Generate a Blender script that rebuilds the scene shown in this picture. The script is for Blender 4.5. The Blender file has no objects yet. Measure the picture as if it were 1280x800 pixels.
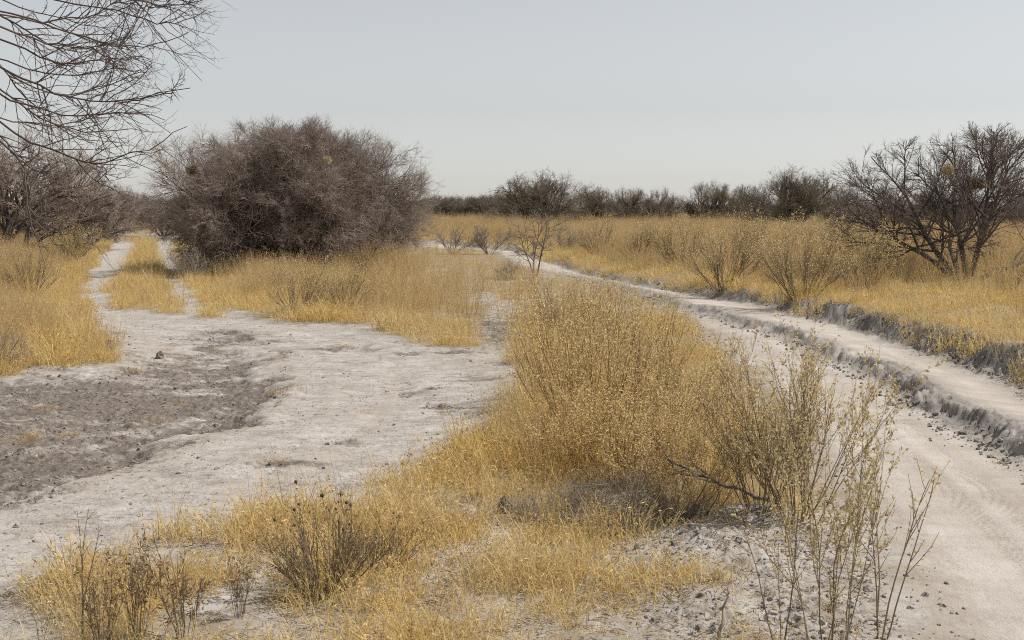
import bpy, math
import numpy as np
from mathutils import Vector

# ------------------------------------------------------------------ camera, sky, sun, exposure
C = bpy.context.scene.collection
S = bpy.context.scene
F, CX, CY, CAM_H, YH = 1700.0, 640.0, 400.0, 2.2, 262.0      # focal length in photo pixels, eye height, horizon row
PITCH = math.atan((CY - YH) / F)
cd = bpy.data.cameras.new("camera"); cam = bpy.data.objects.new("camera", cd); C.objects.link(cam)
cam.location = (0, 0, CAM_H); cam.rotation_euler = (math.pi / 2 - PITCH, 0, 0)
cd.sensor_width = 36; cd.lens = F / 1280 * 36; cd.clip_start = 0.1; cd.clip_end = 9000
cd.dof.use_dof = True; cd.dof.focus_distance = 21; cd.dof.aperture_fstop = 11
S.camera = cam

SUN_AZ, SUN_EL = math.radians(82), math.radians(54)          # to the right of the view and a little beyond it
sv = Vector((math.sin(SUN_AZ) * math.cos(SUN_EL), math.cos(SUN_AZ) * math.cos(SUN_EL), math.sin(SUN_EL)))
w = bpy.data.worlds.new("World"); S.world = w; w.use_nodes = True
nt = w.node_tree; bg = nt.nodes["Background"]
sky = nt.nodes.new("ShaderNodeTexSky"); sky.sky_type = 'NISHITA'; sky.sun_disc = False
sky.sun_elevation = SUN_EL; sky.sun_rotation = SUN_AZ
sky.air_density = 1.0; sky.dust_density = 0.45; sky.ozone_density = 1.0; sky.altitude = 0
hs = nt.nodes.new("ShaderNodeHueSaturation"); hs.inputs["Saturation"].default_value = 0.21; hs.inputs["Value"].default_value = 1.0
nt.links.new(sky.outputs[0], hs.inputs["Color"]); nt.links.new(hs.outputs[0], bg.inputs[0])
bg.inputs[1].default_value = 0.098
ld = bpy.data.lights.new("sun", 'SUN'); ld.energy = 4.8; ld.angle = math.radians(0.53); ld.color = (1.0, 0.94, 0.85)
lo = bpy.data.objects.new("sun", ld); C.objects.link(lo); lo.rotation_euler = sv.to_track_quat('Z', 'Y').to_euler()
S.view_settings.view_transform = 'Standard'; S.view_settings.look = 'None'; S.view_settings.gamma = 1
S.view_settings.use_curve_mapping = False; S.view_settings.exposure = 0.14
S.render.engine = 'CYCLES'; S.cycles.max_bounces = 5; S.cycles.diffuse_bounces = 3; S.cycles.transparent_max_bounces = 4; S.cycles.use_denoising = False; S.cycles.filter_width = 1.0

# ------------------------------------------------------------------ helpers
def link_tag(o, label=None, cat=None, group=None, kind=None):
    if label: o['label'] = label
    if cat: o['category'] = cat
    if group: o['group'] = group
    if kind: o['kind'] = kind
    return o
def mesh(name, V, faces, mats=(), attrs=None, smooth=False, midx=None):
    """faces: list of int arrays (n,3) or (n,4)"""
    me = bpy.data.meshes.new(name)
    V = np.asarray(V, np.float32)
    faces = [np.asarray(f, np.int32) for f in faces if len(f)]
    me.vertices.add(len(V)); me.vertices.foreach_set("co", V.ravel())
    if faces:
        loops = np.concatenate([f.ravel() for f in faces])
        tot = np.concatenate([np.full(len(f), f.shape[1], np.int32) for f in faces])
        start = np.concatenate([[0], np.cumsum(tot)[:-1]]).astype(np.int32)
        me.loops.add(len(loops)); me.loops.foreach_set("vertex_index", loops)
        me.polygons.add(len(tot)); me.polygons.foreach_set("loop_start", start); me.polygons.foreach_set("loop_total", tot)
        me.polygons.foreach_set("use_smooth", np.full(len(tot), smooth, bool))
        if midx is not None: me.polygons.foreach_set("material_index", np.asarray(midx, np.int32))
    for k, a in (attrs or {}).items():
        a = np.asarray(a)
        if a.ndim == 2: at = me.attributes.new(k, 'FLOAT_VECTOR', 'POINT'); at.data.foreach_set("vector", a.astype(np.float32).ravel())
        elif a.dtype.kind == 'i': at = me.attributes.new(k, 'INT', 'POINT'); at.data.foreach_set("value", a.astype(np.int32))
        else: at = me.attributes.new(k, 'FLOAT', 'POINT'); at.data.foreach_set("value", a.astype(np.float32))
    for m in mats: me.materials.append(m)
    me.update(calc_edges=True)
    return me
def obj(name, me, parent=None):
    o = bpy.data.objects.new(name, me); C.objects.link(o)
    if parent: o.parent = parent
    return o
def empty(name, loc, rz=0, sc=1):
    o = bpy.data.objects.new(name, None); C.objects.link(o); o.location = loc; o.rotation_euler = (0, 0, rz)
    o.scale = (sc, sc, sc) if not hasattr(sc, '__len__') else sc
    o.empty_display_size = 0.2
    return o
# lattice noise
_rp = np.random.RandomState(7); PERM = _rp.permutation(4096); VAL = _rp.rand(4096).astype(np.float32) * 2 - 1
def vnoise(x, y, s=0):
    xi = np.floor(x).astype(np.int64); yi = np.floor(y).astype(np.int64); fx = x - xi; fy = y - yi
    fx = fx * fx * fx * (fx * (fx * 6 - 15) + 10); fy = fy * fy * fy * (fy * (fy * 6 - 15) + 10)
    def g(a, b): return VAL[PERM[(PERM[(a + 131 * s) & 4095] + b + 17 * s) & 4095]]
    return (g(xi, yi) * (1 - fx) + g(xi + 1, yi) * fx) * (1 - fy) + (g(xi, yi + 1) * (1 - fx) + g(xi + 1, yi + 1) * fx) * fy
def fbm(x, y, s=0, oct=4, gain=0.5):
    t = 0; a = 1.0; n = 0.0
    for i in range(oct):
        t = t + a * vnoise(x * (2.03 ** i) + 11.3 * i, y * (2.03 ** i) - 7.7 * i, s + i); n += a; a *= gain
    return t / n
def sstep(a, b, x):
    t = np.clip((x - a) / (b - a), 0, 1); return t * t * (3 - 2 * t)

# ------------------------------------------------------------------ photo pixel -> point on the land
def ray(px, py):
    px = np.asarray(px, float); py = np.asarray(py, float)
    u = (px - CX) / F; v = (CY - py) / F
    return u, math.cos(PITCH) + v * math.sin(PITCH), -math.sin(PITCH) + v * math.cos(PITCH)
def P(px, py, z=0.0):
    dx, dy, dz = ray(px, py); t = (z - CAM_H) / dz
    return np.stack([t * dx, t * dy], -1)
def PL(pts, z): return np.array([P(a, b, z) for a, b in pts])
def at_depth(px, py, Y):
    dx, dy, dz = ray(px, py); t = Y / dy
    return np.stack([t * dx, t * dy, CAM_H + t * dz], -1)

def cells(x, y, s=0):
    """blocky value per irregular cell, and nearness to the cell's edge"""
    xi = np.floor(x).astype(np.int64); yi = np.floor(y).astype(np.int64); f1 = np.full(x.shape, 9.0); f2 = np.full(x.shape, 9.0); v = np.zeros(x.shape)
    for a in (-1, 0, 1):
        for b in (-1, 0, 1):
            h1 = PERM[(PERM[(xi + a + 77 * s) & 4095] + yi + b) & 4095]
            dd = np.hypot(xi + a + 0.5 + 0.45 * VAL[h1] - x, yi + b + 0.5 + 0.45 * VAL[(h1 * 7 + 3) & 4095] - y)
            n = dd < f1; f2 = np.where(n, f1, np.minimum(f2, dd)); v = np.where(n, VAL[(h1 * 13 + 5) & 4095], v); f1 = np.where(n, dd, f1)
    return v, f2 - f1
def sdist(X, Y, L):
    """signed distance to an open polyline; positive on the right of its direction"""
    best = np.full(X.shape, 1e9); sg = np.ones(X.shape)
    for a, b in zip(L[:-1], L[1:]):
        d = b - a; q = d @ d
        t = np.clip(((X - a[0]) * d[0] + (Y - a[1]) * d[1]) / q, 0, 1)
        ex = X - a[0] - t * d[0]; ey = Y - a[1] - t * d[1]; dd = ex * ex + ey * ey
        cr = d[0] * (Y - a[1]) - d[1] * (X - a[0]); m = dd < best
        best = np.where(m, dd, best); sg = np.where(m, np.where(cr < 0, 1.0, -1.0), sg)
    return np.sqrt(best) * sg
def polyd(X, Y, L):
    """signed distance to a closed polygon; positive inside"""
    best = np.full(X.shape, 1e9); ins = np.zeros(X.shape, bool)
    n = len(L)
    for i in range(n):
        a = L[i]; b = L[(i + 1) % n]; d = b - a; q = d @ d + 1e-12
        t = np.clip(((X - a[0]) * d[0] + (Y - a[1]) * d[1]) / q, 0, 1)
        ex = X - a[0] - t * d[0]; ey = Y - a[1] - t * d[1]; best = np.minimum(best, ex * ex + ey * ey)
        c = ((a[1] > Y) != (b[1] > Y)) & (X < (b[0] - a[0]) * (Y - a[1]) / (b[1] - a[1] + 1e-12) + a[0]); ins ^= c
    return np.sqrt(best) * np.where(ins, 1, -1)

# lines run from the camera's side into the distance, so "right" is the right of the road
ext = lambda L, a, b: np.vstack([a, L, b])
BANK = PL([(1500, 572), (1400, 530), (1278, 481), (1255, 471), (1217, 463), (1185, 445), (1155, 437), (1110, 420), (1080, 412), (1035, 401),
           (992, 391), (960, 381), (912, 374), (881, 368), (819, 359), (760, 349), (731, 343), (700, 333), (668, 322), (640, 313)], 0.08)
BANK = ext(BANK, [[8.6, 9.5], [7.6, 5.0], [7.2, -30]][::-1], [[-4.5, 84], [-12, 96], [-40, 125]])
RIDGE = PL([(1500, 640), (1400, 590), (1280, 541), (1210, 511), (1175, 494), (1135, 468), (1100, 454), (1060, 437), (1010, 418), (960, 403), (928, 397),
            (900, 387), (866, 379), (837, 372), (816, 364), (760, 353), (720, 344), (680, 333), (650, 323), (628, 314)], 0.08)
RIDGE = ext(RIDGE, [[6.0, 8.0], [5.2, 5.0], [5.0, -30]][::-1], [[-6, 83], [-13, 94], [-41, 123]])
EDGE = PL([(1160, 1000), (1150, 900), (1140, 820), (1128, 760), (1098, 700), (1055, 640), (1005, 570), (965, 510), (930, 462), (894, 428), (859, 403), (825, 381),
           (770, 362), (715, 352), (672, 345), (645, 338), (628, 326), (612, 316)], -0.1)
EDGE = ext(EDGE, [[1.9, 4.0], [1.9, -30]][::-1], [[-7.5, 82], [-14, 92], [-42, 121]])
CLEAR = PL([(-260, 900), (-60, 860), (20, 790), (60, 735), (130, 700), (240, 668), (330, 650), (420, 640), (480, 640), (520, 612), (550, 572), (600, 548), (632, 522), (650, 470),
            (664, 437), (620, 434), (560, 431), (503, 425), (482, 406), (400, 403), (330, 397), (280, 385), (258, 400), (232, 395), (152, 386),
            (138, 366), (158, 338), (178, 303), (140, 301), (112, 330), (96, 352), (104, 402), (128, 430), (132, 450), (30, 458), (0, 466), (-150, 480), (-420, 620)], 0.0)
RUT2 = PL([(188, 302), (196, 325), (202, 350), (206, 375), (236, 400), (268, 388), (246, 370), (232, 345), (222, 312), (214, 300)], 0.0)
PATCH = [(620, 408, 34, 24), (633, 385, 26, 10), (605, 372, 16, 8), (850, 690, 120, 34), (960, 700, 110, 60), (1010, 760, 90, 60), (870, 770, 90, 40), (560, 640, 60, 16), (690, 690, 90, 22), (600, 690, 40, 14),
         (470, 735, 40, 12), (930, 500, 30, 30), (950, 545, 22, 22), (985, 600, 26, 20), (1010, 655, 70, 20), (930, 660, 60, 16), (760, 728, 60, 14), (355, 660, 60, 8), (540, 720, 40, 10)]
PATCHW = []
for a, b, rx, ry in PATCH:
    c = P(a, b); PATCHW.append((c[0], c[1], rx * c[1] / F, abs(P(a, b - ry)[1] - P(a, b + ry)[1]) / 2))
DARK = PL([(-300, 480), (0, 462), (60, 462), (132, 452), (118, 415), (150, 425), (185, 440), (240, 420), (285, 405), (352, 448), (346, 486), (310, 522), (228, 556), (124, 592), (0, 628), (-300, 720)], 0.0)
ARC = PL([(150, 395), (225, 402), (283, 410), (340, 432), (356, 455), (346, 487), (309, 523), (227, 555), (123, 591), (0, 627), (-200, 690), (-500, 800)], 0.0)[::-1]
DARKP = [(500, 478, 40, 9), (430, 540, 60, 13), (560, 508, 50, 9), (575, 520, 40, 6), (260, 590, 50, 8), (540, 435, 80, 4), (620, 450, 40, 6), (345, 572, 40, 6), (600, 470, 40, 5), (620, 408, 30, 18), (450, 430, 60, 4)]
DARKW = []
for a, b, rx, ry in DARKP:
    c = P(a, b); DARKW.append((c[0], c[1], rx * c[1] / F, abs(P(a, b - ry)[1] - P(a, b + ry)[1]) / 2))

def layers(X, Y):
    d = {}
    nz = fbm(X * 0.9, Y * 0.9, 3, 3)
    n2 = fbm(X * 3.1, Y * 3.1, 5, 3)
    d['bank'] = sdist(X, Y, BANK); d['ridge'] = sdist(X, Y, RIDGE); d['edge'] = sdist(X, Y, EDGE)
    cl = polyd(X, Y, CLEAR); r2 = polyd(X, Y, RUT2)
    d['clear'] = np.maximum(cl, r2) + 0.40 * nz + 0.22 * n2
    d['clear'] = d['clear'] - (X < -2) * sstep(24, 30, Y) * (0.38 * np.abs(fbm(X * 0.5, Y * 0.5, 17, 3)) - 0.03)
    p = np.full(X.shape, -9.0)
    for cx, cy, rx, ry in PATCHW: p = np.maximum(p, 1 - np.hypot((X - cx) / rx, (Y - cy) / ry))
    d['patch'] = p + 0.45 * nz + 0.35 * n2
    dk = sstep(-2.0, 1.3, polyd(X, Y, DARK) + 0.9 * nz + 0.6 * n2) * 0.88 * (0.92 + 0.36 * fbm(X * 1.7, Y * 2.2, 13, 4))
    ar = sdist(X, Y, ARC); d['arc'] = -ar
    dk = np.maximum(dk, 0.95 * np.exp(-((-ar - 0.45 + 0.7 * nz + 0.4 * n2) / 0.42) ** 2) * sstep(24, 20, Y)) * np.where(ar > 0.15, 0.55, 1.0)
    for cx, cy, rx, ry in DARKW: dk = np.maximum(dk, 0.62 * sstep(-0.5, 0.9, 1 - np.hypot((X - cx) / rx, (Y - cy) / ry) + 0.9 * nz + 0.9 * n2) * sstep(2.2, 1.2, np.hypot((X - cx) / rx, (Y - cy) / ry)))
    d['dark'] = dk; d['n1'] = nz; d['n2'] = n2
    return d
def height(X, Y, d=None, fine=True):
    d = d or layers(X, Y)
    far = np.clip(Y, 0, 90)
    wob = 0.34 * fbm(X * 1.1, Y * 1.1, 21, 3) + 0.14 * (np.abs(fbm(X * 1.9, Y * 1.9, 22, 2)) - 0.2) + 0.015 * fbm(X * 9, Y * 9, 25, 2) if fine else 0
    k = 1 - 0.45 * sstep(16, 40, far)
    k2 = k * (1 - 0.75 * sstep(32, 46, far))
    crest = 0.155 * k2 * (1 + 0.25 * vnoise(X * 0.5, Y * 0.5, 9))
    h = (0.07 - 0.155 * k2) * sstep(-1.0, 0.45, d['edge'] + 0.5 * wob)
    h = h + crest * (0.5 * sstep(-0.16, -0.02, d['ridge'] + 0.9 * wob) + 0.5 * sstep(-0.45, 0.12, d['ridge'] + 0.6 * wob))
    h = h + 0.015 * k2 * np.exp(-((d['ridge'] - 0.12) / 0.22) ** 2)
    h = h - 0.05 * np.exp(-((d['ridge'] - 1.0) / 0.5) ** 2)
    h = h + 0.36 * k * sstep(0.0, 0.55, d['bank'] + 0.9 * wob) + 0.10 * sstep(0.5, 3, d['bank'])
    h = h - 0.05 * sstep(-0.2, 0.8, d['clear']) * (d['edge'] < -1) - 0.05 * sstep(0.3, 1.0, d['dark'])
    # a low spoil hummock between the foreground plants and the road
    for a, b, rx, ry, hh in ((905, 690, 70, 20, 0.13), (960, 650, 60, 14, 0.10), (850, 725, 80, 16, 0.06)):
        c = P(a, b); h = h + hh * np.exp(-((X - c[0]) / (rx * c[1] / F)) ** 2 - ((Y - c[1]) / 0.55) ** 2)
    h = h - 0.10 * sstep(-0.25, 0.5, d['arc'] + 0.45 * d['n1'] + 0.2 * d['n2']) * sstep(2.8, 1.0, d['arc']) * sstep(26, 19, Y) * (d['edge'] < -3)
    h = h + 0.05 * fbm(X * 0.13, Y * 0.13, 31, 2)
    if fine:
        rb = 0.8 * np.exp(-((d['ridge'] + 0.05) / 0.24) ** 2) * sstep(46, 34, Y) + 0.9 * np.exp(-((d['bank'] - 0.25) / 0.35) ** 2)
        rough = 0.38 + 1.6 * sstep(0.35, 0.9, d['dark'] + 0.4 * d['n2']) + 1.2 * sstep(-0.1, 0.5, d['patch']) + 2.2 * np.clip(rb, 0, 1)
        smooth = sstep(0.2, 0.8, d['edge']) * (1 - np.clip(rb, 0, 1)) * (d['bank'] < 0)
        rough = rough * (1 - 0.7 * smooth)
        bil = np.abs(fbm(X * 2.6, Y * 2.6, 41, 3)) ; bil2 = np.abs(fbm(X * 9, Y * 9, 43, 2))
        h = h + rough * (0.030 * (bil - 0.25) + 0.024 * (bil2 - 0.25) + 0.011 * fbm(X * 26, Y * 26, 45, 2)) + 0.012 * d['n1']
        h = h + np.clip(rb, 0, 1) * (0.05 * fbm(X * 3, Y * 3, 51, 3) + 0.028 * fbm(X * 14, Y * 14, 52, 3))
        q = np.nonzero((rb > 0.05) & (Y > 3) & (Y < 60))
        if len(q[0]):
            xx, yy = X[q], Y[q]; e = 0
            for cs, am in ((2.0, 0.03), (6.0, 0.020), (14, 0.020), (26, 0.012)):
                v, ed = cells(xx * cs + 0.4 * fbm(xx * 5, yy * 5, 57, 2), yy * cs, int(cs)); e = e + am * (v - 0.5 * (ed < 0.12))
            h = h.copy(); h[q] += e * np.clip(rb[q], 0, 1)
        for off in (1.5, 3.3): h = h - 0.03 * (d['clear'] > 0.1) * np.exp(-((d['arc'] + off + 0.4 * d['n1']) / 0.25) ** 2)
        h = h + 0.014 * fbm(d['arc'] * 3.0, X * 0.35, 95, 4) * (d['clear'] > 0)
        # tyre tread pressed into the low rut
        al = Y * 0.94 + X * 0.32
        for off in (0.95, 1.25, 1.75):
            h = h - 0.012 * np.exp(-((d['edge'] - off + 0.05 * d['n1']) / 0.10) ** 4) * (0.5 + 0.5 * np.sign(np.sin(al * 2 * math.pi / 0.075))) * sstep(25, 10, Y)
    return h
def G(px, py):
    """where the sight line through a photo pixel meets the land"""
    z = 0.0
    for _ in range(12):
        p = P(px, py, z); z = 0.5 * z + 0.5 * float(height(np.array([p[0]]), np.array([p[1]]), fine=False)[0])
    return np.array([p[0], p[1], float(height(np.array([p[0]]), np.array([p[1]]))[0])])
def gz(x, y): return float(height(np.array([float(x)]), np.array([float(y)]))[0])

# ------------------------------------------------------------------ materials
def newmat(name):
    m = bpy.data.materials.new(name); m.use_nodes = True
    return m, m.node_tree, m.node_tree.nodes["Principled BSDF"]
def N(t, typ, **k):
    n = t.nodes.new(typ)
    for a, b in k.items(): setattr(n, a, b)
    return n
def mixc(t, fac, a, b):
    n = N(t, "ShaderNodeMix", data_type='RGBA')
    for s, v in ((0, fac), (6, a), (7, b)):
        if isinstance(v, bpy.types.NodeSocket): t.links.new(v, n.inputs[s])
        else: n.inputs[s].default_value = v if not isinstance(v, tuple) else (*v, 1)
    return n.outputs[2]
def noise(t, scale, detail=4, rough=0.6, vec=None, lo=0.3, hi=0.7):
    n = N(t, "ShaderNodeTexNoise"); n.inputs["Scale"].default_value = scale; n.inputs["Detail"].default_value = detail; n.inputs["Roughness"].default_value = rough
    if vec is not None: t.links.new(vec, n.inputs["Vector"])
    m = N(t, "ShaderNodeMapRange"); m.inputs[1].default_value = lo; m.inputs[2].default_value = hi; t.links.new(n.outputs[0], m.inputs[0])
    return m.outputs[0]
def math_(t, op, a, b):
    n = N(t, "ShaderNodeMath", operation=op)
    for i, v in enumerate((a, b)):
        if isinstance(v, bpy.types.NodeSocket): t.links.new(v, n.inputs[i])
        else: n.inputs[i].default_value = v
    n.use_clamp = True
    return n.outputs[0]
def attr(t, name, typ='GEOMETRY'):
    n = N(t, "ShaderNodeAttribute", attribute_name=name, attribute_type=typ); return n.outputs["Fac"]

def soil_mat():
    m, t, b = newmat("dry_soil")
    geo = N(t, "ShaderNodeNewGeometry"); pos = geo.outputs["Position"]
    mp = N(t, "ShaderNodeMapping"); mp.inputs["Scale"].default_value = (0.55, 1.0, 1.0); mp.inputs["Rotation"].default_value = (0, 0, 0.15); t.links.new(pos, mp.inputs[0]); str_ = mp.outputs[0]
    crust = mixc(t, noise(t, 2.2, 8, 0.72, str_, 0.36, 0.58), (0.25, 0.228, 0.207), (0.385, 0.362, 0.34))
    crust = mixc(t, noise(t, 6, 6, 0.75, str_, 0.42, 0.68), crust, (0.48, 0.462, 0.442))
    crust = mixc(t, math_(t, 'MULTIPLY', noise(t, 0.8, 3, 0.5, pos, 0.5, 0.75), 0.5), crust, (0.31, 0.265, 0.225))
    dk = mixc(t, noise(t, 14, 5, 0.7, pos), (0.085, 0.070, 0.060), (0.245, 0.215, 0.193))
    base = mixc(t, attr(t, "track"), crust, mixc(t, noise(t, 1.6, 8, 0.7, str_, 0.36, 0.62), (0.36, 0.325, 0.293), (0.48, 0.445, 0.41)))
    base = mixc(t, math_(t, 'MULTIPLY', attr(t, 'streak'), 0.55), base, mixc(t, noise(t, 5, 4, 0.6, pos), (0.27, 0.228, 0.19), (0.38, 0.34, 0.30)))
    # dark crumbs and rough dark ground
    th = math_(t, 'ADD', math_(t, 'MULTIPLY', attr(t, "dark"), 0.62), math_(t, 'MULTIPLY', noise(t, 3.4, 7, 0.72, str_, 0.25, 0.75), 0.62))
    f = N(t, "ShaderNodeMapRange"); f.inputs[1].default_value = 0.60; f.inputs[2].default_value = 0.84; t.links.new(th, f.inputs[0])
    base = mixc(t, f.outputs[0], base, dk)
    speck = math_(t, 'ADD', math_(t, 'MULTIPLY', noise(t, 22, 3, 0.6, str_, 0.60, 0.68), 0.7), math_(t, 'MULTIPLY', noise(t, 60, 2, 0.6, str_, 0.58, 0.66), 0.55))
    base = mixc(t, math_(t, 'MULTIPLY', speck, attr(t, "speck")), base, (0.14, 0.12, 0.10))
    st = mixc(t, noise(t, 8, 5, 0.7, pos), (0.13, 0.10, 0.06), (0.30, 0.235, 0.13))
    base = mixc(t, attr(t, "straw"), base, st)
    cl = mixc(t, noise(t, 7, 5, 0.7, pos), (0.10, 0.094, 0.09), (0.29, 0.275, 0.262))  # grey crumbled earth, darkened with the shade of step and bank faces
    base = mixc(t, attr(t, "shaded"), base, cl)
    t.links.new(base, b.inputs["Base Color"]); b.inputs["Roughness"].default_value = 0.95; b.inputs["Specular IOR Level"].default_value = 0.15
    bn = N(t, "ShaderNodeTexNoise"); bn.inputs["Scale"].default_value = 38; bn.inputs["Detail"].default_value = 6; bn.inputs["Roughness"].default_value = 0.7; t.links.new(pos, bn.inputs["Vector"])
    bp = N(t, "ShaderNodeBump"); bp.inputs["Strength"].default_value = 0.8; bp.inputs["Distance"].default_value = 0.02; t.links.new(bn.outputs[0], bp.inputs["Height"]); t.links.new(bp.outputs[0], b.inputs["Normal"])
    return m
def plant_mat(name, dark, light, transl=0.3, pale=None, rough=0.8, inst=False, scale=3.0):
    m, t, b = newmat(name)
    c = mixc(t, attr(t, "var"), dark, light)
    if inst:
        tint = attr(t, "tint", 'INSTANCER')
        if pale: c = mixc(t, tint, c, mixc(t, attr(t, "var"), tuple(0.75 * v for v in pale), pale))
    else:
        geo = N(t, "ShaderNodeTexCoord")
        if pale: c = mixc(t, noise(t, scale, 3, 0.6, geo.outputs["Object"], 0.45, 0.7), c, pale)
    t.links.new(c, b.inputs["Base Color"]); b.inputs["Roughness"].default_value = rough; b.inputs["Specular IOR Level"].default_value = 0.25
    if transl > 0:
        tr = N(t, "ShaderNodeBsdfTranslucent"); t.links.new(c, tr.inputs["Color"])
        mx = N(t, "ShaderNodeMixShader"); mx.inputs[0].default_value = transl
        t.links.new(b.outputs[0], mx.inputs[1]); t.links.new(tr.outputs[0], mx.inputs[2])
        t.links.new(mx.outputs[0], t.nodes["Material Output"].inputs["Surface"])
    return m
M = {
    'soil': soil_mat(),
    'gold': plant_mat("golden_grass", (0.39, 0.265, 0.085), (0.94, 0.715, 0.30), 0.45, (0.76, 0.61, 0.35), 0.6, True),
    'tan': plant_mat("tan_grass", (0.29, 0.195, 0.09), (0.80, 0.60, 0.30), 0.4, (0.60, 0.46, 0.26), 0.7, True),
    'bark': plant_mat("thorn_bark", (0.055, 0.045, 0.038), (0.10, 0.085, 0.075), 0, (0.16, 0.145, 0.13), 0.9, scale=5),
    'twig': plant_mat("thorn_twig", (0.15, 0.112, 0.092), (0.33, 0.262, 0.222), 0, (0.41, 0.35, 0.315), 0.75, scale=1.2),
    'twig_olive_hazy': plant_mat("olive_twig_hazy", (0.105, 0.086, 0.066), (0.24, 0.20, 0.15), 0.0, (0.26, 0.22, 0.155), 0.85, scale=0.8),  # lightened so that distance haze is part of the twig colour
    'twig_dark': plant_mat("dark_twig", (0.07, 0.052, 0.045), (0.15, 0.115, 0.10), 0, None, 0.8),
    'wood_far': plant_mat("far_wood", (0.12, 0.10, 0.086), (0.23, 0.195, 0.168), 0, None, 0.9),  # paler version of the dark twig colour, with distance haze painted in
    'twig_brown': plant_mat("brown_twig", (0.085, 0.066, 0.056), (0.19, 0.15, 0.13), 0, None, 0.8),
    'twig_grey': plant_mat("grey_twig", (0.15, 0.125, 0.10), (0.30, 0.26, 0.22), 0, None, 0.8),
    'stem': plant_mat("shrub_stem", (0.25, 0.165, 0.08), (0.54, 0.375, 0.18), 0.2, None, 0.8),
    'leaf': plant_mat("dry_leaf", (0.49, 0.345, 0.13), (0.96, 0.76, 0.40), 0.45, None, 0.6),
    'leaf_olive': plant_mat("olive_leaf", (0.42, 0.315, 0.14), (0.86, 0.69, 0.38), 0.45, None, 0.6),
    'leaf_dull': plant_mat("dull_leaf", (0.33, 0.255, 0.12), (0.66, 0.54, 0.31), 0.4, None, 0.7),
    'weed': plant_mat("weed_stem", (0.13, 0.10, 0.07), (0.30, 0.235, 0.15), 0.1, None, 0.8),
    'weedleaf': plant_mat("weed_leaf", (0.17, 0.12, 0.07), (0.36, 0.25, 0.14), 0.3, None, 0.8),
    'head': plant_mat("seed_head", (0.09, 0.06, 0.04), (0.20, 0.14, 0.085), 0.1, None, 0.9),
    'straw': plant_mat("nest_straw", (0.60, 0.50, 0.27), (0.86, 0.74, 0.46), 0.3, None, 0.7),
    'oldstraw': plant_mat("old_nest_straw", (0.16, 0.115, 0.06), (0.33, 0.25, 0.13), 0.1, None, 0.8),
    'clod': plant_mat("soil_clod", (0.12, 0.105, 0.092), (0.32, 0.30, 0.28), 0, (0.42, 0.40, 0.375), 0.95, True),
    'litter': plant_mat("plant_litter", (0.07, 0.055, 0.045), (0.20, 0.16, 0.12), 0, (0.46, 0.36, 0.20), 0.9, True),
    'wood': plant_mat("dead_wood", (0.16, 0.125, 0.10), (0.33, 0.28, 0.24), 0, None, 0.85),
}

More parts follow.
